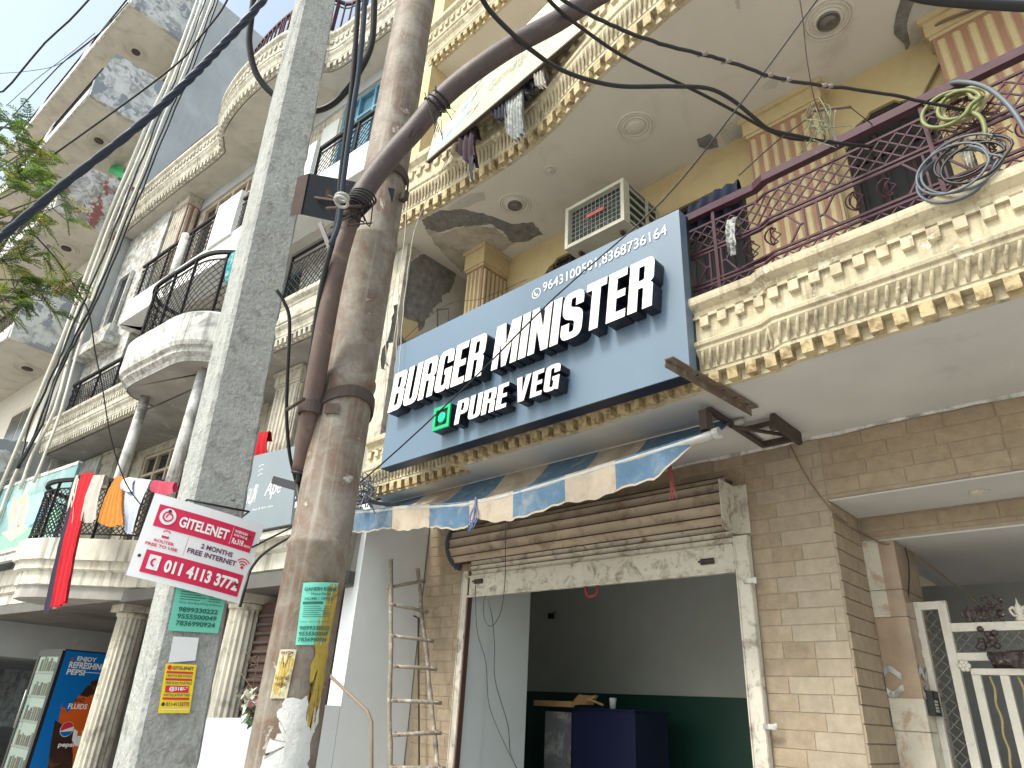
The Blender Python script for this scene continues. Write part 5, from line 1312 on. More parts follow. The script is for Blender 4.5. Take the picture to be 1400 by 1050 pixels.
for k in range(5):
    z = .45 + k * .32; q = MB(); q.box(FU + .1, FU2 - .08, FV0 + .005, FV0 + .011, z, z + .03, FB); q.build('shelf', M['fr_shelf'], fr)
    for j in range(7):
        q = MB(); x = FU + .14 + j * (FU2 - FU - .3) / 7; hh = .2; q.box(x, x + .06, FV0 + .006, FV0 + .0115, z + .03, z + .03 + hh * random.uniform(.6, 1), FB); q.build('bottle', plain('bottle tone %d' % ((j + k) % 4), [(.05, .09, .07), (.10, .11, .09), (.03, .05, .05), (.12, .08, .05)][(j + k) % 4], .2) if (j + k) % 4 == j % 4 and k == 0 else bpy.data.materials.get('bottle tone %d' % ((j + k) % 4)) or plain('bottle tone %d' % ((j + k) % 4), (.06, .09, .08), .2), fr)
q = MB(); q.tube([FB(FU2 - .09, FV0 - .03, 1.0), FB(FU2 - .09, FV0 - .03, 1.5)], .012, 8); q.build('handle', M['tube'], fr)
f, N = quadf(FB(FU - .004, FV0 + .03, FZ), FB(FU - .004, FV1, FZ), FB(FU - .004, FV1, .14), FB(FU - .004, FV0 + .03, .14))
P = Panel(f, fr); P.rect(.02, .98, .01, .99, M['fr_blue'], 'advert_sheet', .001)
def fc(px, py):
    u, v, z = tob(atp(px, py, FB(FU, 0, 0), BU)); return ((v - FV0 - .03) / (FV1 - FV0 - .03), (z - .14) / (FZ - .14))
M['orange'] = surf('orange print', (.62, .10, .012), rough=.35, var=.25, vs=3, fine=.03, bump=.02); M['cola'] = surf('dark cola print', (.045, .018, .012), rough=.35, var=.4, vs=6, fine=.03, bump=.02, dirt=(.3, .12, .05), dirt_a=(.6, .7), dirt_s=5)
P.disc(*fc(99, 901), .03, .012, M['ink_red']); 
def ft(t, x0, x1, yb, yt, mat, **k):
    a = fc(x0, yb); b = fc(x1, yb); c = fc((x0 + x1) / 2, yt); P.text(t, a[0], b[0], a[1], max(c[1], a[1] + .01), mat, .03, .004)
ft('ENJOY', 104, 131, 905, 898, M['ink_white']); ft('REFRESHING', 93, 144, 913, 906, M['ink_white']); ft('PEPSI', 90, 115, 922, 915, M['ink_white'])
a, b = fc(116, 919), fc(141, 920); P.rect(a[0], b[0], a[1] - .002, a[1] + .002, M['ink_white'])
P.poly([(p.x, p.y) for p in jag([fc(*p) for p in ((84, 962), (92, 975), (108, 950), (122, 948), (138, 945), (134, 985), (122, 1050), (112, 1075), (70, 1075), (78, 1000))], 4, .012, 2)], M['orange'], n=.003)
P.poly([(p.x, p.y) for p in jag([fc(*p) for p in ((118, 940), (128, 930), (142, 925), (139, 945), (130, 952), (108, 950))], 4, .012, 3)], M['cola'], n=.0035)
P.poly([(p.x, p.y) for p in jag([fc(*p) for p in ((75, 985), (100, 1000), (98, 1050), (92, 1080), (60, 1080), (68, 1020))], 3, .012, 3)], M['cola'], n=.0035)
P.poly([fc(*p) for p in ((104, 1020), (118, 1020), (112, 1080), (92, 1080))], surf('orange bottle print', (.55, .17, .03), var=.3, vs=5, bump=.02), n=.0045); P.poly([fc(*p) for p in ((104, 1006), (122, 1006), (119, 1020), (103, 1020))], M['ink_white'], n=.005)
P.poly([fc(*p) for p in ((101, 996), (106, 1000), (103, 1020), (98, 1012))], M['ink_white'], n=.005); P.poly([fc(*p) for p in ((112, 999), (121, 999), (121, 1007), (111, 1007))], M['ink_white'], n=.005)
c = fc(91, 997); P.disc(c[0], c[1], .14, .05, M['ink_white'], n=.005); P.disc(c[0], c[1] + .003, .13, .045, M['ink_red'], n=.006, a0=20, a1=200); P.disc(c[0], c[1] - .004, .13, .042, M['fr_blue'], n=.006, a0=200, a1=350)
ft('pepsi', 78, 100, 1023, 1015, M['ink_white']); ft('G', 110, 119, 1016, 1006, M['ink']); ft('AND', 100, 115, 960, 954, M['ink']); ft('FLUIDS', 92, 118, 969, 962, M['ink_white'])

# ================================================================== laundry
def cloth(name, top, drops, mat, label, cat, fold=.02, nf=5, F=None, seed=1, group=None, n=18, m=10, out=Vector((0, -1, 0)), gather=1.0):
    """top: polyline of 3-D points; drops: bottom points (3-D) matched to top"""
    T = bez(top, 6); B_ = bez(drops, 6); q = MB(); rr_ = random.Random(seed); ph = rr_.uniform(0, 6)
    def smp(L, s): x = s * (len(L) - 1); i = min(int(x), len(L) - 2); return L[i].lerp(L[i + 1], x - i)
    rows = []
    for j in range(m + 1):
        t = j / m; row = []
        for i in range(n + 1):
            s = i / n; a = smp(T, s); b = smp(B_, s)
            p = a.lerp(b, t) + out * (fold * (.4 + .6 * t) * math.sin(s * nf * 2 * math.pi + ph + t * 1.5)) + out * (.02 * math.sin(t * math.pi))
            p += Vector((0, 0, -.02 * math.sin(s * math.pi) * t)) + Vector([rr_.uniform(-.003, .003) for _ in range(3)])
            row.append(p)
        rows.append(row)
    q.sheet(rows, True); back = [[p - out * .004 for p in r] for r in rows]; q.sheet(back, True)
    # folded over the rail
    over = [[r - out * .02 * k + Vector((0, 0, .012 * math.sin(k * 1.5) - (.05 * (k - 2) if k > 2 else 0))) for r in rows[0]] for k in range(5)]
    q.sheet(over, True)
    o = q.build(name, mat, fix=False); tag(o, label, cat, group); return o, rows
def fab(name, col, **k): return surf(name, col, rough=.95, var=.12, vs=8, fine=.08, fs=120, bump=.3, bs=30, **k)
M['f_red'] = fab('red scarf cloth', (.42, .008, .018)); M['f_black'] = fab('black border cloth', (.02, .012, .03)); M['f_orange'] = fab('orange cloth', (.50, .20, .035)); M['f_white'] = fab('white shirt cloth', (.46, .49, .58)); M['f_beige'] = fab('beige towel cloth', (.42, .38, .34)); M['f_rose'] = fab('rose cloth', (.45, .06, .10)); M['f_dark'] = fab('dark cloth', (.03, .032, .045)); M['f_grey'] = fab('grey striped cloth', (.25, .27, .27), dirt=(.5, .5, .46), dirt_a=(.5, .6), dirt_s=14)
outB = -BN
V0 = -.86
def L(px, py, v): return atb(px, py, v)
cloth('hanging_scarf', [L(112, 648, -.78), L(121, 647, -.75), L(130, 649, -.72)], [L(72, 830, -.98), L(82, 826, -.97), L(92, 822, -.95)], M['f_red'], 'long red scarf hanging far down over the curved left balcony', 'scarf', .03, 3, out=outB, m=16)
cloth('scarf_border', [L(107, 650, -.79), L(113, 649, -.78)], [L(60, 838, -.97), L(72, 832, -.98)], M['f_black'], 'black edge cloth hanging along the left side of the red scarf', 'scarf', .012, 1, out=outB, n=6, m=16)
cloth('hanging_towel', [L(104, 650, -.8), L(109, 650, -.79)], [L(90, 720, -.86), L(100, 728, -.86)], M['f_beige'], 'narrow pale strip of cloth left of the black scarf edge', 'cloth', .01, 1, out=outB, n=6)
cloth('hanging_towel', [L(128, 650, -.76), L(137, 650, -.72), L(144, 650, -.68)], [L(111, 712, -.84), L(122, 713, -.8), L(132, 710, -.76)], M['f_beige'], 'beige towel hanging between the red scarf and the orange cloth', 'towel', .012, 2, out=outB)
cloth('hanging_cloth', [L(159, 652, -.62), L(165, 652, -.6), L(171, 653, -.57)], [L(136, 714, -.72), L(152, 718, -.69), L(171, 716, -.64)], M['f_orange'], 'orange pleated cloth hanging on the curved left balcony railing', 'cloth', .03, 5, out=outB, n=30)
cloth('hanging_shirt', [L(174, 653, -.55), L(190, 655, -.48), L(207, 657, -.4)], [L(173, 728, -.6), L(177, 728, -.58), L(183, 727, -.55)], M['f_white'], 'pale bluish white shirt hanging right of the orange cloth', 'shirt', .02, 2, out=outB)
cloth('shirt_sleeve', [L(170, 654, -.58), L(185, 655, -.5)], [L(166, 669, -.62), L(182, 672, -.56)], M['f_white'], 'white shirt sleeve flap folded over the orange cloth', 'shirt', .01, 1, out=outB, n=8)
cloth('hanging_cloth', [L(209, 657, -.4), L(224, 659, -.3), L(239, 660, -.2)], [L(207, 672, -.45), L(222, 674, -.35), L(238, 674, -.25)], M['f_rose'], 'rose red cloth folded over the balcony rail beside the crimson advert board', 'cloth', .01, 2, out=outB)
cloth('red_curtain', [L(349, 592, .3), L(368, 590, .3)], [L(345, 632, .3), L(368, 626, .3)], M['f_red'], 'small bright red cloth hanging above the grey script sign', 'cloth', .03, 3, out=outB)
cloth('hanging_cloth', [at(315, 348, y=2.7), at(325, 340, y=2.72)], [at(308, 385, y=2.7), at(318, 382, y=2.72)], fab('teal print cloth', (.015, .20, .23), dirt=(.35, .4, .4), dirt_a=(.52, .58), dirt_s=14), 'teal patterned cloth hanging above the curved balcony behind the concrete pole', 'cloth', .01, 1, out=outB, n=8)
O_ = Vector((0, -1, 0))
def Y(px, py, y): return at(px, py, y=y)
cloth('hanging_cloth', [Y(694, 130, 3.1), Y(706, 124, 3.1), Y(717, 117, 3.1)], [Y(694, 182, 3.02), Y(706, 190, 3.02), Y(718, 178, 3.02)], M['f_grey'], 'grey striped cloth hanging below the bleached sign, middle of three', 'cloth', .03, 6, n=30)
cloth('hanging_cloth', [Y(676, 150, 3.1), Y(694, 130, 3.1)], [Y(676, 163, 3.05), Y(696, 162, 3.05)], M['f_dark'], 'dark bunched cloth tucked behind the grey striped cloth', 'cloth', .04, 4, n=24)
cloth('hanging_cloth', [Y(632, 182, 3.1), Y(642, 176, 3.1), Y(652, 174, 3.1)], [Y(630, 212, 3.02), Y(642, 222, 3.02), Y(652, 214, 3.02)], fab('dark plum cloth', (.05, .03, .04)), 'dark plum bundle of cloth hanging below the left end of the bleached sign', 'cloth', .04, 3, n=20)
cloth('cloth_tail', [Y(643, 212, 3.02), Y(649, 212, 3.02)], [Y(645, 248, 2.97), Y(648, 246, 2.97)], M['f_dark'], 'thin dark tail of cloth dangling under the plum bundle', 'cloth', .008, 1, n=6)
cloth('hanging_cloth', [Y(734, 96, 3.08), Y(744, 88, 3.08)], [Y(734, 118, 3.02), Y(748, 116, 3.02)], fab('dusty white rag', (.4, .37, .33)), 'dusty pale rag hanging at the right end of the bleached sign', 'cloth', .03, 3, n=20)
cloth('hanging_cloth', [Y(700, 128, 3.14), Y(735, 92, 3.14)], [Y(715, 138, 3.1), Y(742, 108, 3.1)], M['f_dark'], 'black cloth stuffed behind the bleached sign above the cornice', 'cloth', .03, 3, n=20)
cloth('hanging_trousers', [Y(942, 283, 3.42), Y(975, 262, 3.42), Y(1008, 246, 3.42)], [Y(945, 322, 3.48), Y(978, 308, 3.48), Y(1018, 285, 3.48)], fab('navy cloth', (.012, .018, .04)), 'dark navy clothes hung over the maroon railing right of the shop sign', 'clothes', .03, 4, n=26)
cloth('hanging_cloth', [Y(994, 302, 3.38), Y(1002, 298, 3.38), Y(1008, 296, 3.38)], [Y(996, 345, 3.34), Y(1002, 346, 3.34), Y(1007, 335, 3.34)], fab('checked cloth', (.45, .45, .43), dirt=(.08, .08, .1), dirt_a=(.5, .54), dirt_s=22), 'small pale checked cloth pinned to the maroon railing near the shop sign', 'cloth', .015, 2, n=14)
cloth('hanging_bag', [Y(1312, 208, 3.4), Y(1330, 204, 3.4)], [Y(1322, 232, 3.4), Y(1336, 236, 3.4)], fab('pale plastic bag', (.5, .48, .42)), 'crumpled pale bag wedged behind the railing under the grey cable coil', 'bag', .03, 3, n=14)

# ================================================================== ladder, boards and low wall at the foot
M['bamboo'] = surf('grey bamboo wood', (.24, .205, .165), rough=.8, var=.25, vs=12, dirt=(.5, .46, .4), dirt_a=(.54, .66), dirt_s=16, streak=(.12, .08, .05), streak_a=(.55, .75), bump=.5)
ld = thing('ladder', (-5.2, 4.1, .12), 'rough bamboo ladder leaning against the white wall beside the shop', 'ladder')
lt, rt = at(535, 765, y=3.98), at(571, 778, y=4.32); lb, rb = at(533, 1050, y=3.86), at(598, 1050, y=4.15)
def LL(a, b, t, j=0): return a.lerp(b, t) + Vector((j, 0, 0))
lb2, rb2 = lb + (lb - lt) * .62, rb + (rb - rt) * .62
rnd = random.Random(3)
for (a, b) in ((lt, lb2), (rt, rb2)):
    q = MB(); P_ = [a.lerp(b, i / 12) + Vector((rnd.uniform(-.012, .012), 0, 0)) for i in range(13)]
    q.tube(bez(P_, 3), [.019 + .004 * (i % 5 == 0) for i in range(len(bez(P_, 3)))], 9); q.build('rail', M['bamboo'], ld)
for (x0, y0, x1, y1) in ((532, 804, 578, 794), (536, 826, 582, 837), (536, 869, 590, 877), (540, 911, 595, 915), (538, 958, 601, 961), (540, 1005, 601, 1002), (536, 1050, 606, 1051)):
    t = (y0 - 765) / 285
    a, b = at(x0 - 3, y0, y=3.98 - .12 * t - .02), at(x1 + 3, y1, y=4.32 - .17 * t - .02)
    q = MB(); q.tube([a, a.lerp(b, .5) + Vector((0, 0, .004)), b], .016, 8); r_ = q.build('rung', M['bamboo'], ld)
    q = MB()
    for p in (a.lerp(b, .08), a.lerp(b, .92)): q.ring(p, (0, .3, 1), .024, .006, 12, 5); q.ring(p + Vector((0, 0, .012)), (.3, 0, 1), .024, .005, 12, 5)
    q.build('lashing', M['bamboo'], r_)
for k in range(3):
    a, b = lb.lerp(lb2, .25 + k * .25), rb.lerp(rb2, .25 + k * .25); q = MB(); q.tube([a, b], .016, 8); q.build('rung', M['bamboo'], ld)
q = MB(); q.tube([at(566, 842, y=4.4), at(572, 845, y=4.4), at(572, 900, y=4.4), at(573, 1050, y=4.4), at(574, 1150, y=4.4)], .009, 6); o = q.build('hooked_rod', M['rust']); tag(o, 'thin rusty rod with a hooked top standing behind the ladder', 'rod')
q = MB(); q.tube([at(447, 920, y=3.2), at(502, 972, y=3.2), at(508, 988, y=3.2), at(508, 1050, y=3.2), at(508, 1200, y=3.2)], .013, 8); o = q.build('bent_pipe', surf('brown pipe paint', (.20, .155, .11), var=.2)); tag(o, 'thin brown bent pipe rail in front of the white wall', 'pipe')
# party wall on the street
q = MB(); q.box(-5.82, -5.6, 3.72, 4.49, 0, 3.39); o = q.build('side_wall', M['white_wall']); tag(o, 'pale white wall projecting left of the shop behind the ladder', 'wall')
q = MB(); q.box(-5.95, -5.6, 3.0, 3.715, 0, 1.56); o = q.build('low_wall', M['white_wall']); tag(o, 'low white wall just right of the round steel pole', 'wall')
q = MB(); q.box(-8.5, -5.96, 3.62, 3.7, .12, 2.5); o = q.build('closed_shutter', M['shutter_gap'])
tag(o, 'dark brown closed shutter between the white wall and the round steel pole', 'shutter')
for k in range(24):
    q = MB(); z = .3 + k * .09; q.tube([(-8.45, 3.615, z), (-6.0, 3.615, z)], .022, 6); q.build('slat', M['rust'], o)
f, N = quadf(at(279, 983, d=3.3), at(352, 983, d=3.15), at(325, 1090, d=3.0), at(245, 1090, d=3.15))
bd = thing('leaning_board', f(.5, 0), 'plain pale blue white board standing between the two poles', 'board')
q = MB(); board(q, f, .02); q.build('sheet', M['paper_white'] if False else surf('pale board', (.42, .48, .52), var=.05, fine=.02, bump=.05), bd)
q = MB(); q.bar(f(0, 1, -.01), f(1, 1, -.01), .012); q.build('edge', M['white_old'], bd)
f, N = quadf(at(352, 958, d=3.0), at(366, 962, d=3.0), at(345, 1090, d=2.9), at(331, 1090, d=2.9))
pb = thing('pink_strip_board', f(.5, 0), 'narrow white board edge with pink lettering beside the steel pole', 'board')
q = MB(); board(q, f, .03); q.build('sheet', M['paper_white'], pb); P = Panel(f, pb)
for k in range(9): P.disc(.5 + .1 * (k % 2), .1 + k * .09, .22, .018, M['ink_red'] if k % 3 else M['ink_blue'])
# bundle of dry plants and plastic at the pole foot
bl = thing('flower_bundle', at(335, 950, d=3.05), 'wilted bundle of leaves and plastic stuck on top of the pale board', 'bundle')
rnd = random.Random(9); M['leafdk'] = surf('dull green plastic', (.10, .16, .07), var=.4, vs=20, rough=.4); M['pinkp'] = surf('dull pink plastic', (.5, .25, .25), var=.3, vs=20, rough=.4); M['palep'] = surf('pale plastic', (.5, .52, .42), var=.3, vs=20, rough=.35)
for mt, n_, cx_, cy_ in ((M['palep'], 22, 338, 958), (M['leafdk'], 26, 345, 975), (M['pinkp'], 16, 352, 965)):
    q = MB()
    for k in range(n_):
        c = at(cx_ + rnd.uniform(-10, 10), cy_ + rnd.uniform(-12, 14), d=3.02 + rnd.uniform(-.06, .06)); a = Vector([rnd.uniform(-1, 1) for _ in range(3)]).normalized() * rnd.uniform(.015, .04); b = Vector([rnd.uniform(-1, 1) for _ in range(3)]).normalized() * rnd.uniform(.01, .025)
        q.add([c - a, c - b, c + a, c + b, c + a.cross(b).normalized() * .008], [(0, 1, 4), (1, 2, 4), (2, 3, 4), (3, 0, 4)], True)
    q.build('leaves', mt, bl)
M['twig'] = surf('dry twig', (.17, .13, .09), var=.3, vs=12)
q = MB()
for k in range(60):
    c = atb(rnd.uniform(352, 372), rnd.uniform(890, 950), .5); q.tube(bez([c, c + Vector([rnd.uniform(-.12, .12) for _ in range(3)]), c + Vector([rnd.uniform(-.25, .25) for _ in range(3)])], 3), .005, 4)
o = q.build('dry_twigs', M['twig']); tag(o, 'tangle of dry twigs and wires beside the fluted column', 'twigs', kind='stuff')

# ================================================================== inside the shop
q = MB(); q.box(-5.11, -4.28, 6.3, 6.9, .5, 1.655); ct = q.build('counter', M['navy']); tag(ct, 'dark navy counter standing inside the open shop', 'counter')
q = MB(); q.box(-5.14, -4.26, 6.27, 6.93, 1.657, 1.675); q.build('counter_top', M['navy'], ct)
q = MB(); a = at(750, 972, y=6.25); b = at(780, 972, y=6.25); q.box(a.x, b.x - .01, 6.2, 6.28, .5, 1.62)
M['slab'] = surf('grey marble', (.22, .23, .24), rough=.3, var=.15, vs=3, dirt=(.5, .5, .5), dirt_a=(.5, .62), dirt_s=5, bump=.02)
o = q.build('marble_slab', M['slab']); tag(o, 'grey veined marble slab standing at the left side of the navy counter', 'slab')
M['plank'] = surf('light plank wood', (.42, .26, .12), var=.2, vs=5, bump=.2)
q = MB(); q.bar(at(732, 961, y=6.1), at(783, 963, y=6.1), .055); q.hexa([at(780, 963, y=6.1), at(790, 950, y=6.2), at(792, 950, y=6.2), at(783, 963, y=6.1)], [at(808, 964, y=6.4), at(816, 951, y=6.45), at(818, 951, y=6.45), at(811, 964, y=6.4)])
q.bar(at(785, 963, y=6.3), at(815, 952, y=6.35), .03); q.bar(at(792, 950, y=6.3), at(825, 964, y=6.35), .02)
o = q.build('plank_pile', M['plank']); tag(o, 'loose light wooden planks lying on top of the navy counter', 'planks')
p = at(838, 966, y=6.4); q = MB(); q.lathe((p.x, p.y, 1.676), (0, 0, 1), [(.03, 0), (.037, .1), (.037, .105), (.034, .105), (.028, .02)], 20); o = q.build('paper_cup', M['white_ledge']); tag(o, 'white paper cup standing on the navy counter', 'cup')
q = MB(); p = at(754, 842, y=7.48); q.box(p.x - .03, p.x + .03, 7.44, 7.495, p.z - .04, p.z + .03); q.tube([p + Vector((.03, -.03, .03)), p + Vector((.12, -.03, .04))], .006, 6); o = q.build('wall_socket', M['fr_black']); tag(o, 'small black fitting on the grey back wall inside the shop', 'fitting')

# ================================================================== porch gate and intercom
M['gate_paint'] = surf('cream gate paint', (.62, .59, .52), rough=.5, var=.1, dirt=(.25, .17, .12), dirt_a=(.60, .74), dirt_s=10, bump=.2, streak=(.3, .25, .2), streak_a=(.62, .85))
M['gold'] = surf('tarnished gold paint', (.34, .27, .14), rough=.45, var=.3, vs=14)
gt = thing('gate', (-1.2, 5.2, .12), 'cream painted steel gate with twisted gold rods at the right porch', 'gate')
gy = 5.2
def gbar(name, x0, x1, z0, z1, d=.045, mt='gate_paint'):
    q = MB(); q.box(x0, x1, gy - d / 2, gy + d / 2, z0, z1); return q.build(name, M[mt], gt)
gbar('stile', -1.315, -1.265, .14, 2.39); gbar('stile', -1.165, -1.115, .14, 2.39); gbar('top_bar', -1.265, -1.165, 2.34, 2.388, .044)
gbar('rail', -1.114, .8, 2.20, 2.25); gbar('rail', -1.114, .8, 2.03, 2.075); gbar('rail', -1.06, .8, 1.95, 1.985, .04); gbar('rail', -1.114, .8, .2, .26)
q = MB()
for k in range(30):
    z = .16 + k * .073; q.bar((-1.262, gy, z), (-1.168, gy, z + .095), .0042); q.bar((-1.168, gy + .008, z), (-1.262, gy + .008, z + .095), .0042)
lattice(q, [(-1.112, gy), (.8, gy)], 2.078, 2.198, .06, .0042, FW, seg=1); tag(q.build('lattice', surf('dull lattice paint', (.20, .19, .17), var=.3), gt), kind='stuff')
x = -1.06; k = 0
while x < .75:
    gbar('bar', x, x + .045, .262, 1.948, .035); q = MB()
    P_ = [Vector((x + .095 + .006 * math.cos(i * 1.1), gy + .006 * math.sin(i * 1.1), .262 + i * 1.686 / 60)) for i in range(61)]; q.tube(P_, .008, 6); q.build('twisted_rod', M['gold'], gt)
    x += .145; k += 1
q = MB(); c = Vector((-1.085, gy - .03, 2.0))
for k in range(6): a = k * math.pi / 3; q.lathe(c + Vector((.022 * math.cos(a), 0, .022 * math.sin(a))), (0, -1, 0), [(.016, 0), (.013, .008), (.004, .012)], 10)
q.lathe(c, (0, -1, 0), [(.012, 0), (.01, .016)], 10); q.build('rosette', M['gate_paint'], gt)
for z in (2.16, 2.05): q = MB(); q.box(-1.35, -1.3, gy - .04, gy - .01, z, z + .04); q.build('hinge', M['gate_paint'], gt)
q = MB(); q.tube([(-1.345, gy - .03, 2.03), (-1.345, gy - .03, 2.22)], .008, 8); q.build('hinge_pin', M['cable'], gt)
M['orn'] = surf('dark mottled ornament', (.07, .05, .05), rough=.4, var=.5, vs=14, dirt=(.40, .33, .28), dirt_a=(.58, .64), dirt_s=26, bump=.6)
def finial(px, py, s, mt, lab):
    p = at(px, py, y=gy); z0 = 2.251; q = MB(); x = p.x
    q.lathe((x, gy, z0), (0, 0, 1), [(.02 * s, 0), (.035 * s, .012 * s), (.015 * s, .035 * s), (.03 * s, .06 * s), (.022 * s, .09 * s), (.008 * s, .115 * s), (.002, .15 * s)], 12)
    for sg in (-1, 1):
        q.tube(bez([(x, gy, z0 + .03 * s), (x + sg * .035 * s, gy, z0 + .04 * s), (x + sg * .05 * s, gy, z0 + .075 * s), (x + sg * .03 * s, gy, z0 + .09 * s), (x + sg * .02 * s, gy, z0 + .07 * s)], 4), .009 * s, 6)
    return q.build('finial', mt, gt)
finial(1326, 846, .8, M['orn'], ''); finial(1396, 846, .9, M['gate_paint'], '')
# dark flower garland figure on top rail
fg = thing('garland', (at(1355, 846, y=gy).x, gy, 2.25), 'dark mottled floral ornament with dried flowers on the gate top', 'ornament')
rnd = random.Random(2); q = MB()
for k in range(46):
    c = at(1352 + rnd.uniform(-18, 20), 838 + rnd.uniform(-22, 12), y=gy - .02 + rnd.uniform(-.03, .03)); r = rnd.uniform(.008, .02)
    q.lathe(c, Vector([rnd.uniform(-1, 1) for _ in range(3)]), [(r * .2, -.004), (r, 0), (r * .8, .008), (r * .3, .014)], 8)
q.build('petals', M['orn'], fg)
q = MB()
for k in range(14):
    c = at(1352 + rnd.uniform(-14, 14), 872 + rnd.uniform(-12, 14), y=gy - .03); q.lathe(c, Vector((0, -1, 0)), [(.02, 0), (.014, .01), (.004, .014)], 8)
q.build('leaves', M['orn'], fg)
cloth('gate_rag', [Y(1349, 893, gy - .05), Y(1364, 894, gy - .05), Y(1400, 890, gy - .05)], [Y(1356, 907, gy - .05), Y(1375, 904, gy - .05), Y(1402, 915, gy - .05)], M['orn'], 'dark crumpled rag draped on the second rail of the cream gate', 'rag', .02, 3, n=20)
ic = thing('intercom', (-1.3, 5.1, 1.72), 'black door intercom with a small keypad on the marble pier', 'intercom')
q = MB(); q.box(-1.30, -1.26, 5.03, 5.17, 1.71, 1.85); q.build('housing', M['fr_black'], ic); q = MB()
for i in range(4):
    for j in range(3): q.box(-1.259, -1.255, 5.05 + j * .022, 5.064 + j * .022, 1.73 + i * .018, 1.742 + i * .018)
o = q.build('keypad', M['cable_white'], ic); q = MB(); q.box(-1.259, -1.257, 5.06, 5.14, 1.81, 1.84); q.build('screen', M['dark_glass'], ic)

# ================================================================== cables and pipes
def wire(pts, r, mat, label, name='overhead_cable', cat='cable', group=None, n=6, sides=7, wob=0):
    P_ = bez(pts, n)
    if wob: P_ = [p + Vector([random.uniform(-wob, wob) for _ in range(3)]) for p in P_]
    q = MB(); q.tube(P_, r, sides); o = q.build(name, mat); return tag(o, label, cat, group)
def D(l, d): return [at(x, y, d=d if not isinstance(d, tuple) else d[0] + (d[1] - d[0]) * i / (len(l) - 1)) for i, (x, y) in enumerate(l)]
# twisted service cable
base = bez(D([(-40, 350), (0, 325), (90, 250), (190, 172), (255, 112), (300, 66), (350, 12), (390, -40)], (3.6, 4.4)), 14)
q = MB()
for s in range(4):
    P_ = []
    for i, p in enumerate(base):
        a = i * .42 + s * math.pi / 2; P_.append(p + Vector((math.cos(a) * .014, math.sin(a) * .014, math.sin(a + 1) * .014)))
    q.tube(P_, .013, 7)
o = q.build('twisted_cable', M['cable_blue']); tag(o, 'thick twisted blue black cable crossing the upper left corner', 'cable')
wire(D([(-20, 126), (4, 125), (30, 96), (62, 58), (95, 28), (121, 0), (140, -20)], 5), .007, M['cable'], 'single black wire nearest the sky at top left', n=2)
wire(D([(18, 158), (60, 112), (90, 82), (140, 42), (175, 3)], 7), .006, M['cable'], 'thin dark wire running along the top of the grey balconies')
wire(D([(-10, 101), (40, 97), (80, 88), (120, 60), (150, 30)], 8), .004, M['cable_grey'], 'faint thin wire sagging across the sky at left')
wire(D([(8, 145), (50, 108), (100, 70), (130, 45)], 8), .004, M['cable_grey'], 'faint straight wire in the sky left of the grey balconies')
wire(D([(75, 210), (120, 178), (200, 120), (250, 80), (270, 55), (300, 18), (316, -10)], 5.5), .008, M['cable'], 'black wire passing just above the twisted cable')
wire(D([(44, 318), (75, 352), (105, 396), (122, 430), (130, 480), (140, 530), (152, 600), (172, 660), (200, 700)], (6, 7)), .006, M['cable'], 'thin black wire dropping across the left balconies to the laundry')
pipes = [[(277, -20), (262, 22), (230, 106), (205, 160), (178, 225), (150, 290), (112, 392), (82, 470), (45, 560), (0, 668), (-20, 710)],
         [(283, -20), (268, 22), (236, 108), (211, 162), (184, 228), (156, 292), (119, 392), (92, 462), (62, 560), (18, 655), (-4, 715)],
         [(289, -20), (274, 25), (241, 112), (218, 160), (190, 228), (164, 292), (126, 395), (100, 470), (75, 560), (45, 620), (28, 668)],
         [(296, -20), (282, 22), (247, 110), (224, 160), (198, 230), (172, 292), (132, 400), (106, 480), (84, 560), (62, 620), (46, 660)]]
for i, (l, mt, r) in enumerate(zip(pipes, ('pvc', 'pvc', 'pvc', 'pvc'), (.035, .03, .03, .025))):
    P_ = [atb(x, y, -.35) for x, y in l]
    wire(P_, r, M[mt], ['outermost grimy white pipe of the bundle running down the left corner', 'second grimy white pipe in the corner bundle', 'third grimy white pipe in the corner bundle', 'innermost thin white pipe of the corner bundle'][i], 'drain_pipe', 'pipe', 'pipes bundled on the corner between the grey and white houses', n=3, sides=8)
for k, off in enumerate((-4, 8, 13)):
    l = [(293 + off, -20), (277 + off, 22), (243 + off, 110), (221 + off, 160), (194 + off, 228), (168 + off, 292), (128 + off, 392), (105 + off, 440), (88 + off * .6, 480), (70 + off * .5, 520), (45 + off, 580), (25, 640)]
    wire([atb(x, y, -.42) for x, y in l], .022, M['cable'], ['left black cable strapped among the white corner pipes', 'middle black cable strapped among the white corner pipes', 'right black cable strapped along the corner pipes'][k], 'riser_cable', n=4, wob=.012)
# cables round the poles
wire(D([(350, -20), (343, 30), (341, 60), (348, 95), (362, 118), (380, 134), (400, 146), (425, 152), (450, 145), (470, 128), (490, 100), (508, 60), (512, 0), (512, -30)], 4.6), .022, M['cable'], 'black cable looping low behind the concrete pole and up again')
for k, (l, r, mt) in enumerate((([(491, -30), (488, 30), (482, 110), (472, 190), (465, 250), (463, 290), (455, 330), (443, 375), (433, 430), (425, 490), (420, 530), (417, 560)], .010, 'cable'), ([(500, -30), (497, 30), (490, 100), (484, 140), (477, 190), (469, 250), (466, 285), (462, 310), (452, 335)], .010, 'cable_blue'), ([(378, 396), (388, 412), (396, 440), (393, 520), (392, 570), (396, 620), (404, 655), (412, 685)], .007, 'cable'))):
    wire(D(l, (2.52, 2.46) if k < 2 else 2.6), r, M[mt], ['black cable dropping beside the lamp arm', 'blue black cable hanging in front of the junction box', 'thin black cable hanging between the concrete pole and sleeve'][k], 'drop_cable')
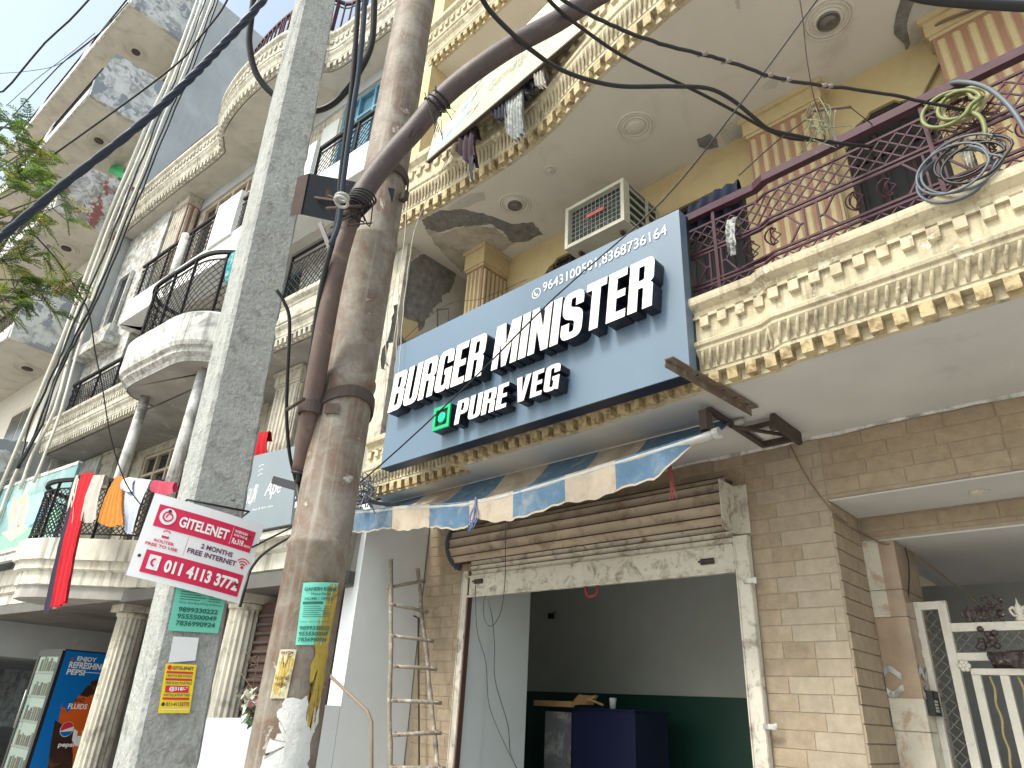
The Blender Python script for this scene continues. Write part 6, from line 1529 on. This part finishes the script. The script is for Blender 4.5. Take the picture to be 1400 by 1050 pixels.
q = MB(); p = at(468, 270, d=2.42); q.ring(p, (0, 0, 1), .022, .006, 16, 6); q.ring(p + Vector((0, 0, -.02)), (0, .3, 1), .024, .006, 16, 6); o = q.build('cable_tie', M['cable_white']); tag(o, 'white tie holding the cables on the junction box', 'cable tie')
wire(D([(650, -20), (670, 15), (710, 55), (735, 75), (760, 92), (800, 108), (850, 118), (920, 118), (968, 121), (1000, 136), (1030, 160), (1052, 177), (1090, 186), (1130, 194), (1200, 201), (1270, 203), (1300, 208)], (2.6, 4.0)), .0105, M['cable'], 'thick black cable sagging from the lamp arm to the maroon balcony')
wire(D([(735, -20), (760, 10), (800, 42), (850, 76), (900, 101), (950, 124), (1000, 150), (1050, 178), (1085, 190), (1140, 193)], (2.6, 4.0)), .0085, M['cable'], 'black cable crossing below the top one toward the maroon railing')
PATCHED = bez(D([(745, -20), (770, 0), (810, 22), (860, 45), (910, 62), (960, 74), (1000, 86), (1050, 103), (1100, 114), (1150, 120), (1210, 128), (1270, 141), (1330, 152), (1400, 161), (1440, 165)], (2.6, 3.6)), 6)
wire(D([(745, -20), (770, 0), (810, 22), (860, 45), (910, 62), (960, 74), (1000, 86), (1050, 103), (1100, 114), (1150, 120), (1210, 128), (1270, 141), (1330, 152), (1400, 161), (1440, 165)], (2.6, 3.6)), .0085, M['cable'], 'patched black cable with bare spots running to the right edge', wob=.002)
q = MB()
for (x, y) in ((958, 74), (992, 83), (1050, 102), (1075, 108), (1122, 117), (1135, 119)):
    c = TAPE.lerp(TAPE, 0) if False else min(PATCHED, key=lambda p: (p - at(x, y, d=(p - EYE).dot(Vector([r[2] for r in CAMR])))).length); q.tube([c - Vector((.02, .006, -.004)), c + Vector((.02, .006, -.004))],   .0095, 8)
o = q.build('insulation_tape', plain('pale tape', (.24, .20, .18), .6)); tag(o, 'pale tape wraps on the patched black cable', 'tape')
wire(D([(1225, -12), (1270, -1), (1330, 5), (1400, 9), (1440, 10)], 1.5), .012, M['cable'], 'thick dark cable cutting across the top right corner')
wire([at(1126, -12, y=2.6), at(1010, 145, y=2.4), at(905, 275, y=2.2), at(760, 405, y=2.0), at(640, 525, y=1.95), at(520, 636, y=1.9), at(440, 698, y=1.7), at(345, 748, y=1.2)], .004, M['cable'], 'thin straight black wire running diagonally in front of the shop sign', n=4)
wire([at(478, 690, y=2.2), at(420, 722, y=1.6), at(370, 750, y=1.2), at(345, 775, y=1.08), at(336, 800, y=1.05), at(328, 830, y=1.05)], .005, M['cable'], 'thin black wire hooking onto the crimson advert board')
wire(D([(1092, -10), (1098, 30), (1103, 80), (1112, 130), (1118, 150), (1128, 190)], 3.7), .003, M['rust'], 'thin knotted string hanging from above the maroon railing', 'string', 'string')
q = MB(); rnd = random.Random(6)
for k in range(18):
    c = at(1118 + rnd.uniform(-14, 14), 152 + rnd.uniform(-14, 30), d=3.7); q.tube(bez([c, c + Vector([rnd.uniform(-.06, .06) for _ in range(3)]), c + Vector((rnd.uniform(-.12, .12), rnd.uniform(-.05, .05), rnd.uniform(-.22, .05)))], 3), .0025, 4)
o = q.build('string_tangle', surf('grey green string', (.20, .24, .16), var=.5, vs=20)); tag(o, 'knot of tangled grey green string above the maroon railing', 'string')
q = MB(); q.tube(bez([at(1110, 152, d=3.7), at(1125, 150, d=3.72), at(1163, 146, d=3.75)], 4), .009, 6); o = q.build('stick', M['twig']); tag(o, 'short dark stick caught in the tangled string', 'stick')
wire([at(1112, 156, d=3.7), at(1060, 195, d=3.75), at(1010, 240, d=3.8)], .004, M['rust'], 'rusty wire stay sloping down left from the string tangle', 'stay_wire', 'wire')
wire([at(1163, 147, d=3.75), at(1195, 172, d=3.85)], .003, M['rust'], 'short wire sloping right from the stick to the railing', 'stay_wire', 'wire')
for k in range(3): wire([at(1122 + k * 10, 150, d=3.72), at(1136 + k * 2, 180, d=3.74), at(1146, 200, d=3.76)], .0025, M['cable_white'], ['leftmost', 'middle', 'rightmost'][k] + ' pale thread from the string tangle down to the railing', 'thread', 'thread')
# conduit by the right pilaster
wire([at(1400, -5, y=4.42), at(1340, 10, y=4.3), at(1283, 32, y=4.3), at(1281, 48, y=4.4), at(1292, 60, y=4.44), at(1288, 80, y=4.47), at(1260, 135, y=4.47)], .011, surf('brown conduit', (.2, .14, .09), var=.3), 'brown conduit bending around the top of the right pilaster', 'conduit', 'conduit')
# coils on the railing
def coil(name, px, py, y, rx, turns, r, mat, label, squash=.85, seed=1, tilt=0.25):
    rnd = random.Random(seed); c = at(px, py, y=y); pts = []
    ex, ez = Vector((1, 0, 0)), Vector((0, .12, 1)).normalized()
    for k in range(int(turns * 14) + 1):
        a = 2 * math.pi * k / 14; t = k // 14
        if k % 14 == 0: dx, dz, dr = rnd.uniform(-.03, .03), rnd.uniform(-.03, .03), rnd.uniform(.80, 1.06)
        pts.append(c + ex * (math.cos(a) * rx * dr + dx) + ez * (math.sin(a) * rx * dr * squash + dz) + Vector((0, -.012 * (k / 14), 0)))
    q = MB(); q.tube(bez(pts, 3), r, 8); o = q.build(name, mat); return tag(o, label, 'coil')
coil('cable_coil', 1310, 235, 3.22, .175, 4.2, .0065, M['cable_grey'], 'loose coil of grey cable hung on the maroon railing at right', 1.0, 4)
coil('cable_coil', 1325, 222, 3.2, .15, 2.2, .007, M['cable'], 'thin dark coil tangled behind the grey cable coil', .9, 8)
coil('hose_coil', 1304, 152, 3.3, .115, 2.3, .0105, M['cable_green'], 'coil of yellow green hose hung on the maroon handrail', 1.05, 2)
coil('hose_coil', 1316, 150, 3.34, .09, 1.4, .013, surf('khaki hose', (.32, .28, .16), var=.3), 'khaki hose loop behind the yellow green coil', 1.1, 5)
wire([at(1316, 150, y=3.3), at(1340, 160, y=3.28), at(1347, 185, y=3.27), at(1336, 205, y=3.3)], .012, M['cable_green'], 'loose green hose end hanging right of the hose coil', 'hose_end', 'hose')
wire([at(1290, 118, y=3.4), at(1310, 112, y=3.3), at(1345, 118, y=3.25), at(1375, 140, y=3.2), at(1398, 172, y=3.18), at(1420, 220, y=3.2)], .012, M['cable_grey'], 'thick grey conduit arching over the maroon handrail at the right edge', 'grey_conduit', 'conduit')
q = MB(); rnd = random.Random(12)
for k in range(70):
    c = at(1300 + rnd.uniform(-18, 60), 150 + rnd.uniform(-20, 50), y=3.4); q.tube(bez([c, c + Vector([rnd.uniform(-.05, .05) for _ in range(3)]), c + Vector([rnd.uniform(-.09, .09) for _ in range(3)])], 3), .003, 4)
o = q.build('dry_stems', surf('dry plant stems', (.20, .13, .08), var=.4, vs=20)); tag(o, 'dry tangled plant stems caught between the hose coil and railing', 'stems', kind='stuff')
# shop front wires
wire([at(691, 700, y=3.5), at(691, 760, y=3.52), at(690, 800, y=3.55), at(684, 838, y=3.56), at(672, 856, y=3.57), at(663, 848, y=3.58), at(661, 830, y=3.58), at(664, 815, y=3.58), at(672, 840, y=3.58), at(676, 880, y=3.6), at(677, 930, y=3.6), at(694, 990, y=3.65), at(698, 1030, y=3.65), at(712, 1060, y=3.6)], .003, M['cable'], 'long thin wire looping down from the awning across the shop opening', 'hanging_wire', 'wire')
wire([at(650, 800, y=4.2), at(652, 860, y=4.2), at(664, 905, y=4.2), at(668, 960, y=4.2), at(682, 1000, y=4.2), at(706, 1050, y=4.2)], .003, M['cable'], 'thin wire hanging along the left jamb of the shop opening', 'hanging_wire', 'wire')
wire([at(1080, 608, y=4.44), at(1105, 655, y=4.44), at(1140, 700, y=4.5), at(1170, 723, y=4.95), at(1205, 742, y=4.97), at(1238, 748, y=5.1), at(1300, 795, y=5.6), at(1335, 825, y=5.7), at(1345, 850, y=5.7)], .006, surf('brown wire', (.2, .15, .1), bump=.1), 'brown wire stapled across the tiled lintel down to the porch', 'wall_wire', 'wire')
wire([at(1237, 746, y=5.1), at(1243, 780, y=5.1), at(1240, 850, y=5.1)], .005, M['cable'], 'short dark wire hanging beside the marble pier', 'wall_wire', 'wire')
wire([at(1345, 735, y=6), at(1400, 752, y=6)], .006, M['cable'], 'dark wire under the porch ceiling at right edge', 'wall_wire', 'wire')
wire([at(500, 425 + 90, y=3.6), at(598, 424, y=3.6), at(660, 408, y=3.6), at(720, 382, y=3.6)], .003, M['cable'], 'thin wire tied in front of the left yellow pilaster', 'stay_wire', 'wire')
q = MB(); q.bar(at(598, 422, y=3.7), at(598, 448, y=3.7), .012); q.bar(at(598, 424, y=3.7), at(614, 422, y=3.9), .008); q.bar(at(613, 424, y=3.9), at(613, 445, y=3.9), .006); o = q.build('wire_post', M['cable']); tag(o, 'small dark wire bracket behind the left end of the shop sign', 'bracket')
for k, l in enumerate(([(575, 255), (570, 330), (563, 400), (560, 480), (556, 540)], [(560, 260), (556, 340), (548, 420), (545, 520), (540, 580)], [(640, 200), (590, 300), (572, 400), (566, 470), (560, 560)])):
    wire([at(x - 18, y, y=3.15) for x, y in l], .004, M['cable_white'], ['left', 'middle', 'slanting'][k] + ' pale wire running down the front corner of the yellow house', 'wall_wire', 'wire', wob=.006)
# clutter at the lower end of the cornice beside the steel pole
q = MB(); rnd = random.Random(14)
for k in range(40):
    c = at(500 + rnd.uniform(-10, 12), 665 + rnd.uniform(-14, 22), y=3.3); q.tube(bez([c, c + Vector([rnd.uniform(-.08, .08) for _ in range(3)]), c + Vector([rnd.uniform(-.14, .14) for _ in range(3)])], 3), .006, 5)
o = q.build('wire_tangle', M['cable_grey']); tag(o, 'tangle of old wires at the left end of the awning', 'wires', kind='stuff')
q = MB(); q.bar(at(485, 683, y=3.4), at(545, 692, y=3.7), .03); q.bar(at(488, 690, y=3.4), at(520, 682, y=3.6), .02); o = q.build('awning_end_arm', M['cable']); tag(o, 'black bar at the left end of the awning', 'bar')
# folded mat on the balcony left of the sign
q = MB()
for k in range(7): q.box(-5.42 + k * .05, -5.385 + k * .05, 3.62, 3.66, 3.99, 4.55 + .02 * (k % 3))
q = MB(); rows = [[Vector((-5.44 + .38 * i / 20, 3.63 + .02 * math.sin(i * 1.9), 3.99 + .6 * j / 6 + .01 * math.sin(i))) for i in range(21)] for j in range(7)]; q.sheet(rows, True)
o = q.build('brush_mat', surf('brown brush mat', (.11, .085, .07), var=.5, vs=30, dirt=(.25, .2, .17), dirt_a=(.5, .6), dirt_s=40, bump=1)); tag(o, 'brown matted screen tied inside the railing left of the shop sign', 'mat')

# ================================================================== feathery tree at left
M['leaf_a'] = surf('fresh leaf green', (.20, .32, .045), rough=.5, var=.3, vs=3, fine=0, bump=0); M['leaf_b'] = surf('deep leaf green', (.075, .16, .045), rough=.5, var=.3, vs=3, fine=0, bump=0); M['leaf_c'] = surf('yellow leaf', (.46, .42, .09), rough=.5, var=.3, vs=3, fine=0, bump=0)
for k in ('leaf_a', 'leaf_b', 'leaf_c'):
    t_ = M[k].node_tree; p = t_.nodes['Principled BSDF']; out = [n for n in t_.nodes if n.type == 'OUTPUT_MATERIAL'][0]
    tr = t_.nodes.new('ShaderNodeBsdfTranslucent'); ms = t_.nodes.new('ShaderNodeMixShader'); ms.inputs[0].default_value = .4
    t_.links.new(p.inputs['Base Color'].links[0].from_socket, tr.inputs['Color']); t_.links.new(p.outputs[0], ms.inputs[1]); t_.links.new(tr.outputs[0], ms.inputs[2]); t_.links.new(ms.outputs[0], out.inputs['Surface'])
M['bark'] = surf('grey brown bark', (.13, .10, .08), var=.4, vs=8, bump=1)
tree = thing('tree', (-8.6, -1.2, 0), 'feathery green street tree reaching in from the left edge', 'tree')
q = MB(); q.tube(bez([(-8.6, -1.2, -.2), (-8.5, -1.15, 1.8), (-8.35, -1.0, 3.6), (-8.4, -.7, 5.0)], 6), [.17 - .004 * i for i in range(19)], 14); q.build('trunk', M['bark'], tree)
rnd = random.Random(21); fronds = {'leaf_a': MB(), 'leaf_b': MB(), 'leaf_c': MB()}; br = MB()
def frond(base, dirn, L_, key):
    dirn = dirn.normalized(); up = Vector((0, 0, 1)); sd = dirn.cross(up)
    if sd.length < .1: sd = Vector((1, 0, 0))
    sd.normalize(); n = max(6, int(L_ / .022)); q = fronds[key]; pts = []
    droop = rnd.uniform(.15, .5)
    for i in range(n + 1):
        t = i / n; pts.append(base + dirn * L_ * t - up * droop * L_ * t * t)
    br.tube([pts[0], pts[n // 2], pts[-1]], .0025, 3, False)
    for i in range(1, n):
        t = i / n; ll = .062 * (math.sin(math.pi * (.12 + .8 * t)) + .15) * L_ / .3
        for sg in (-1, 1):
            d = (sd * sg + dirn * .45 - up * rnd.uniform(0, .5)).normalized(); w_ = up.cross(d).normalized() * .0105 * (L_ / .3) + up * rnd.uniform(-.003, .003)
            a = pts[i]; q.add([a, a + d * ll * .5 + w_, a + d * ll, a + d * ll * .5 - w_], [(0, 1, 2, 3)])
tips = [((2, 175), 5), ((15, 165), 5), ((35, 205), 8), ((55, 245), 7), ((30, 250), 12), ((5, 230), 10), ((72, 285), 3), ((38, 285), 6), ((10, 310), 8), ((80, 262), 2), ((25, 340), 5), ((5, 360), 8), ((55, 350), 2), ((20, 395), 7), ((55, 398), 6), ((82, 400), 5), ((92, 385), 2), ((5, 410), 8), ((62, 412), 3), ((-30, 300), 20), ((-40, 200), 18), ((-60, 400), 18), ((-80, 300), 20), ((-100, 150), 16)]
hub = Vector((-8.4, -.7, 5.0)) 
for (px, py), n_ in tips:
    c = at(px, py, d=6.2 + rnd.uniform(-.5, .5))
    mid = hub.lerp(c, .6) + Vector((-.25, 0, .1)); br.tube(bez([hub, mid, c], 5), [.022 - .0018 * i for i in range(11)], 5)
    for k in range(n_ + 1):
        b = c + Vector([rnd.uniform(-.13, .13) for _ in range(3)]); dd = (c - hub).normalized() + Vector([rnd.uniform(-1, 1) for _ in range(3)])
        br.tube([c, b], .004, 3, False)
        for kk in range(4):
            frond(b, dd + Vector([rnd.uniform(-.5, .5) for _ in range(3)]), rnd.uniform(.14, .26), rnd.choices(('leaf_a', 'leaf_b', 'leaf_c'), (5, 4, 1.3))[0])
br.build('branches', M['bark'], tree)
for k, q in fronds.items(): o = q.build('foliage', M[k], tree, fix=False); o['kind'] = 'stuff'
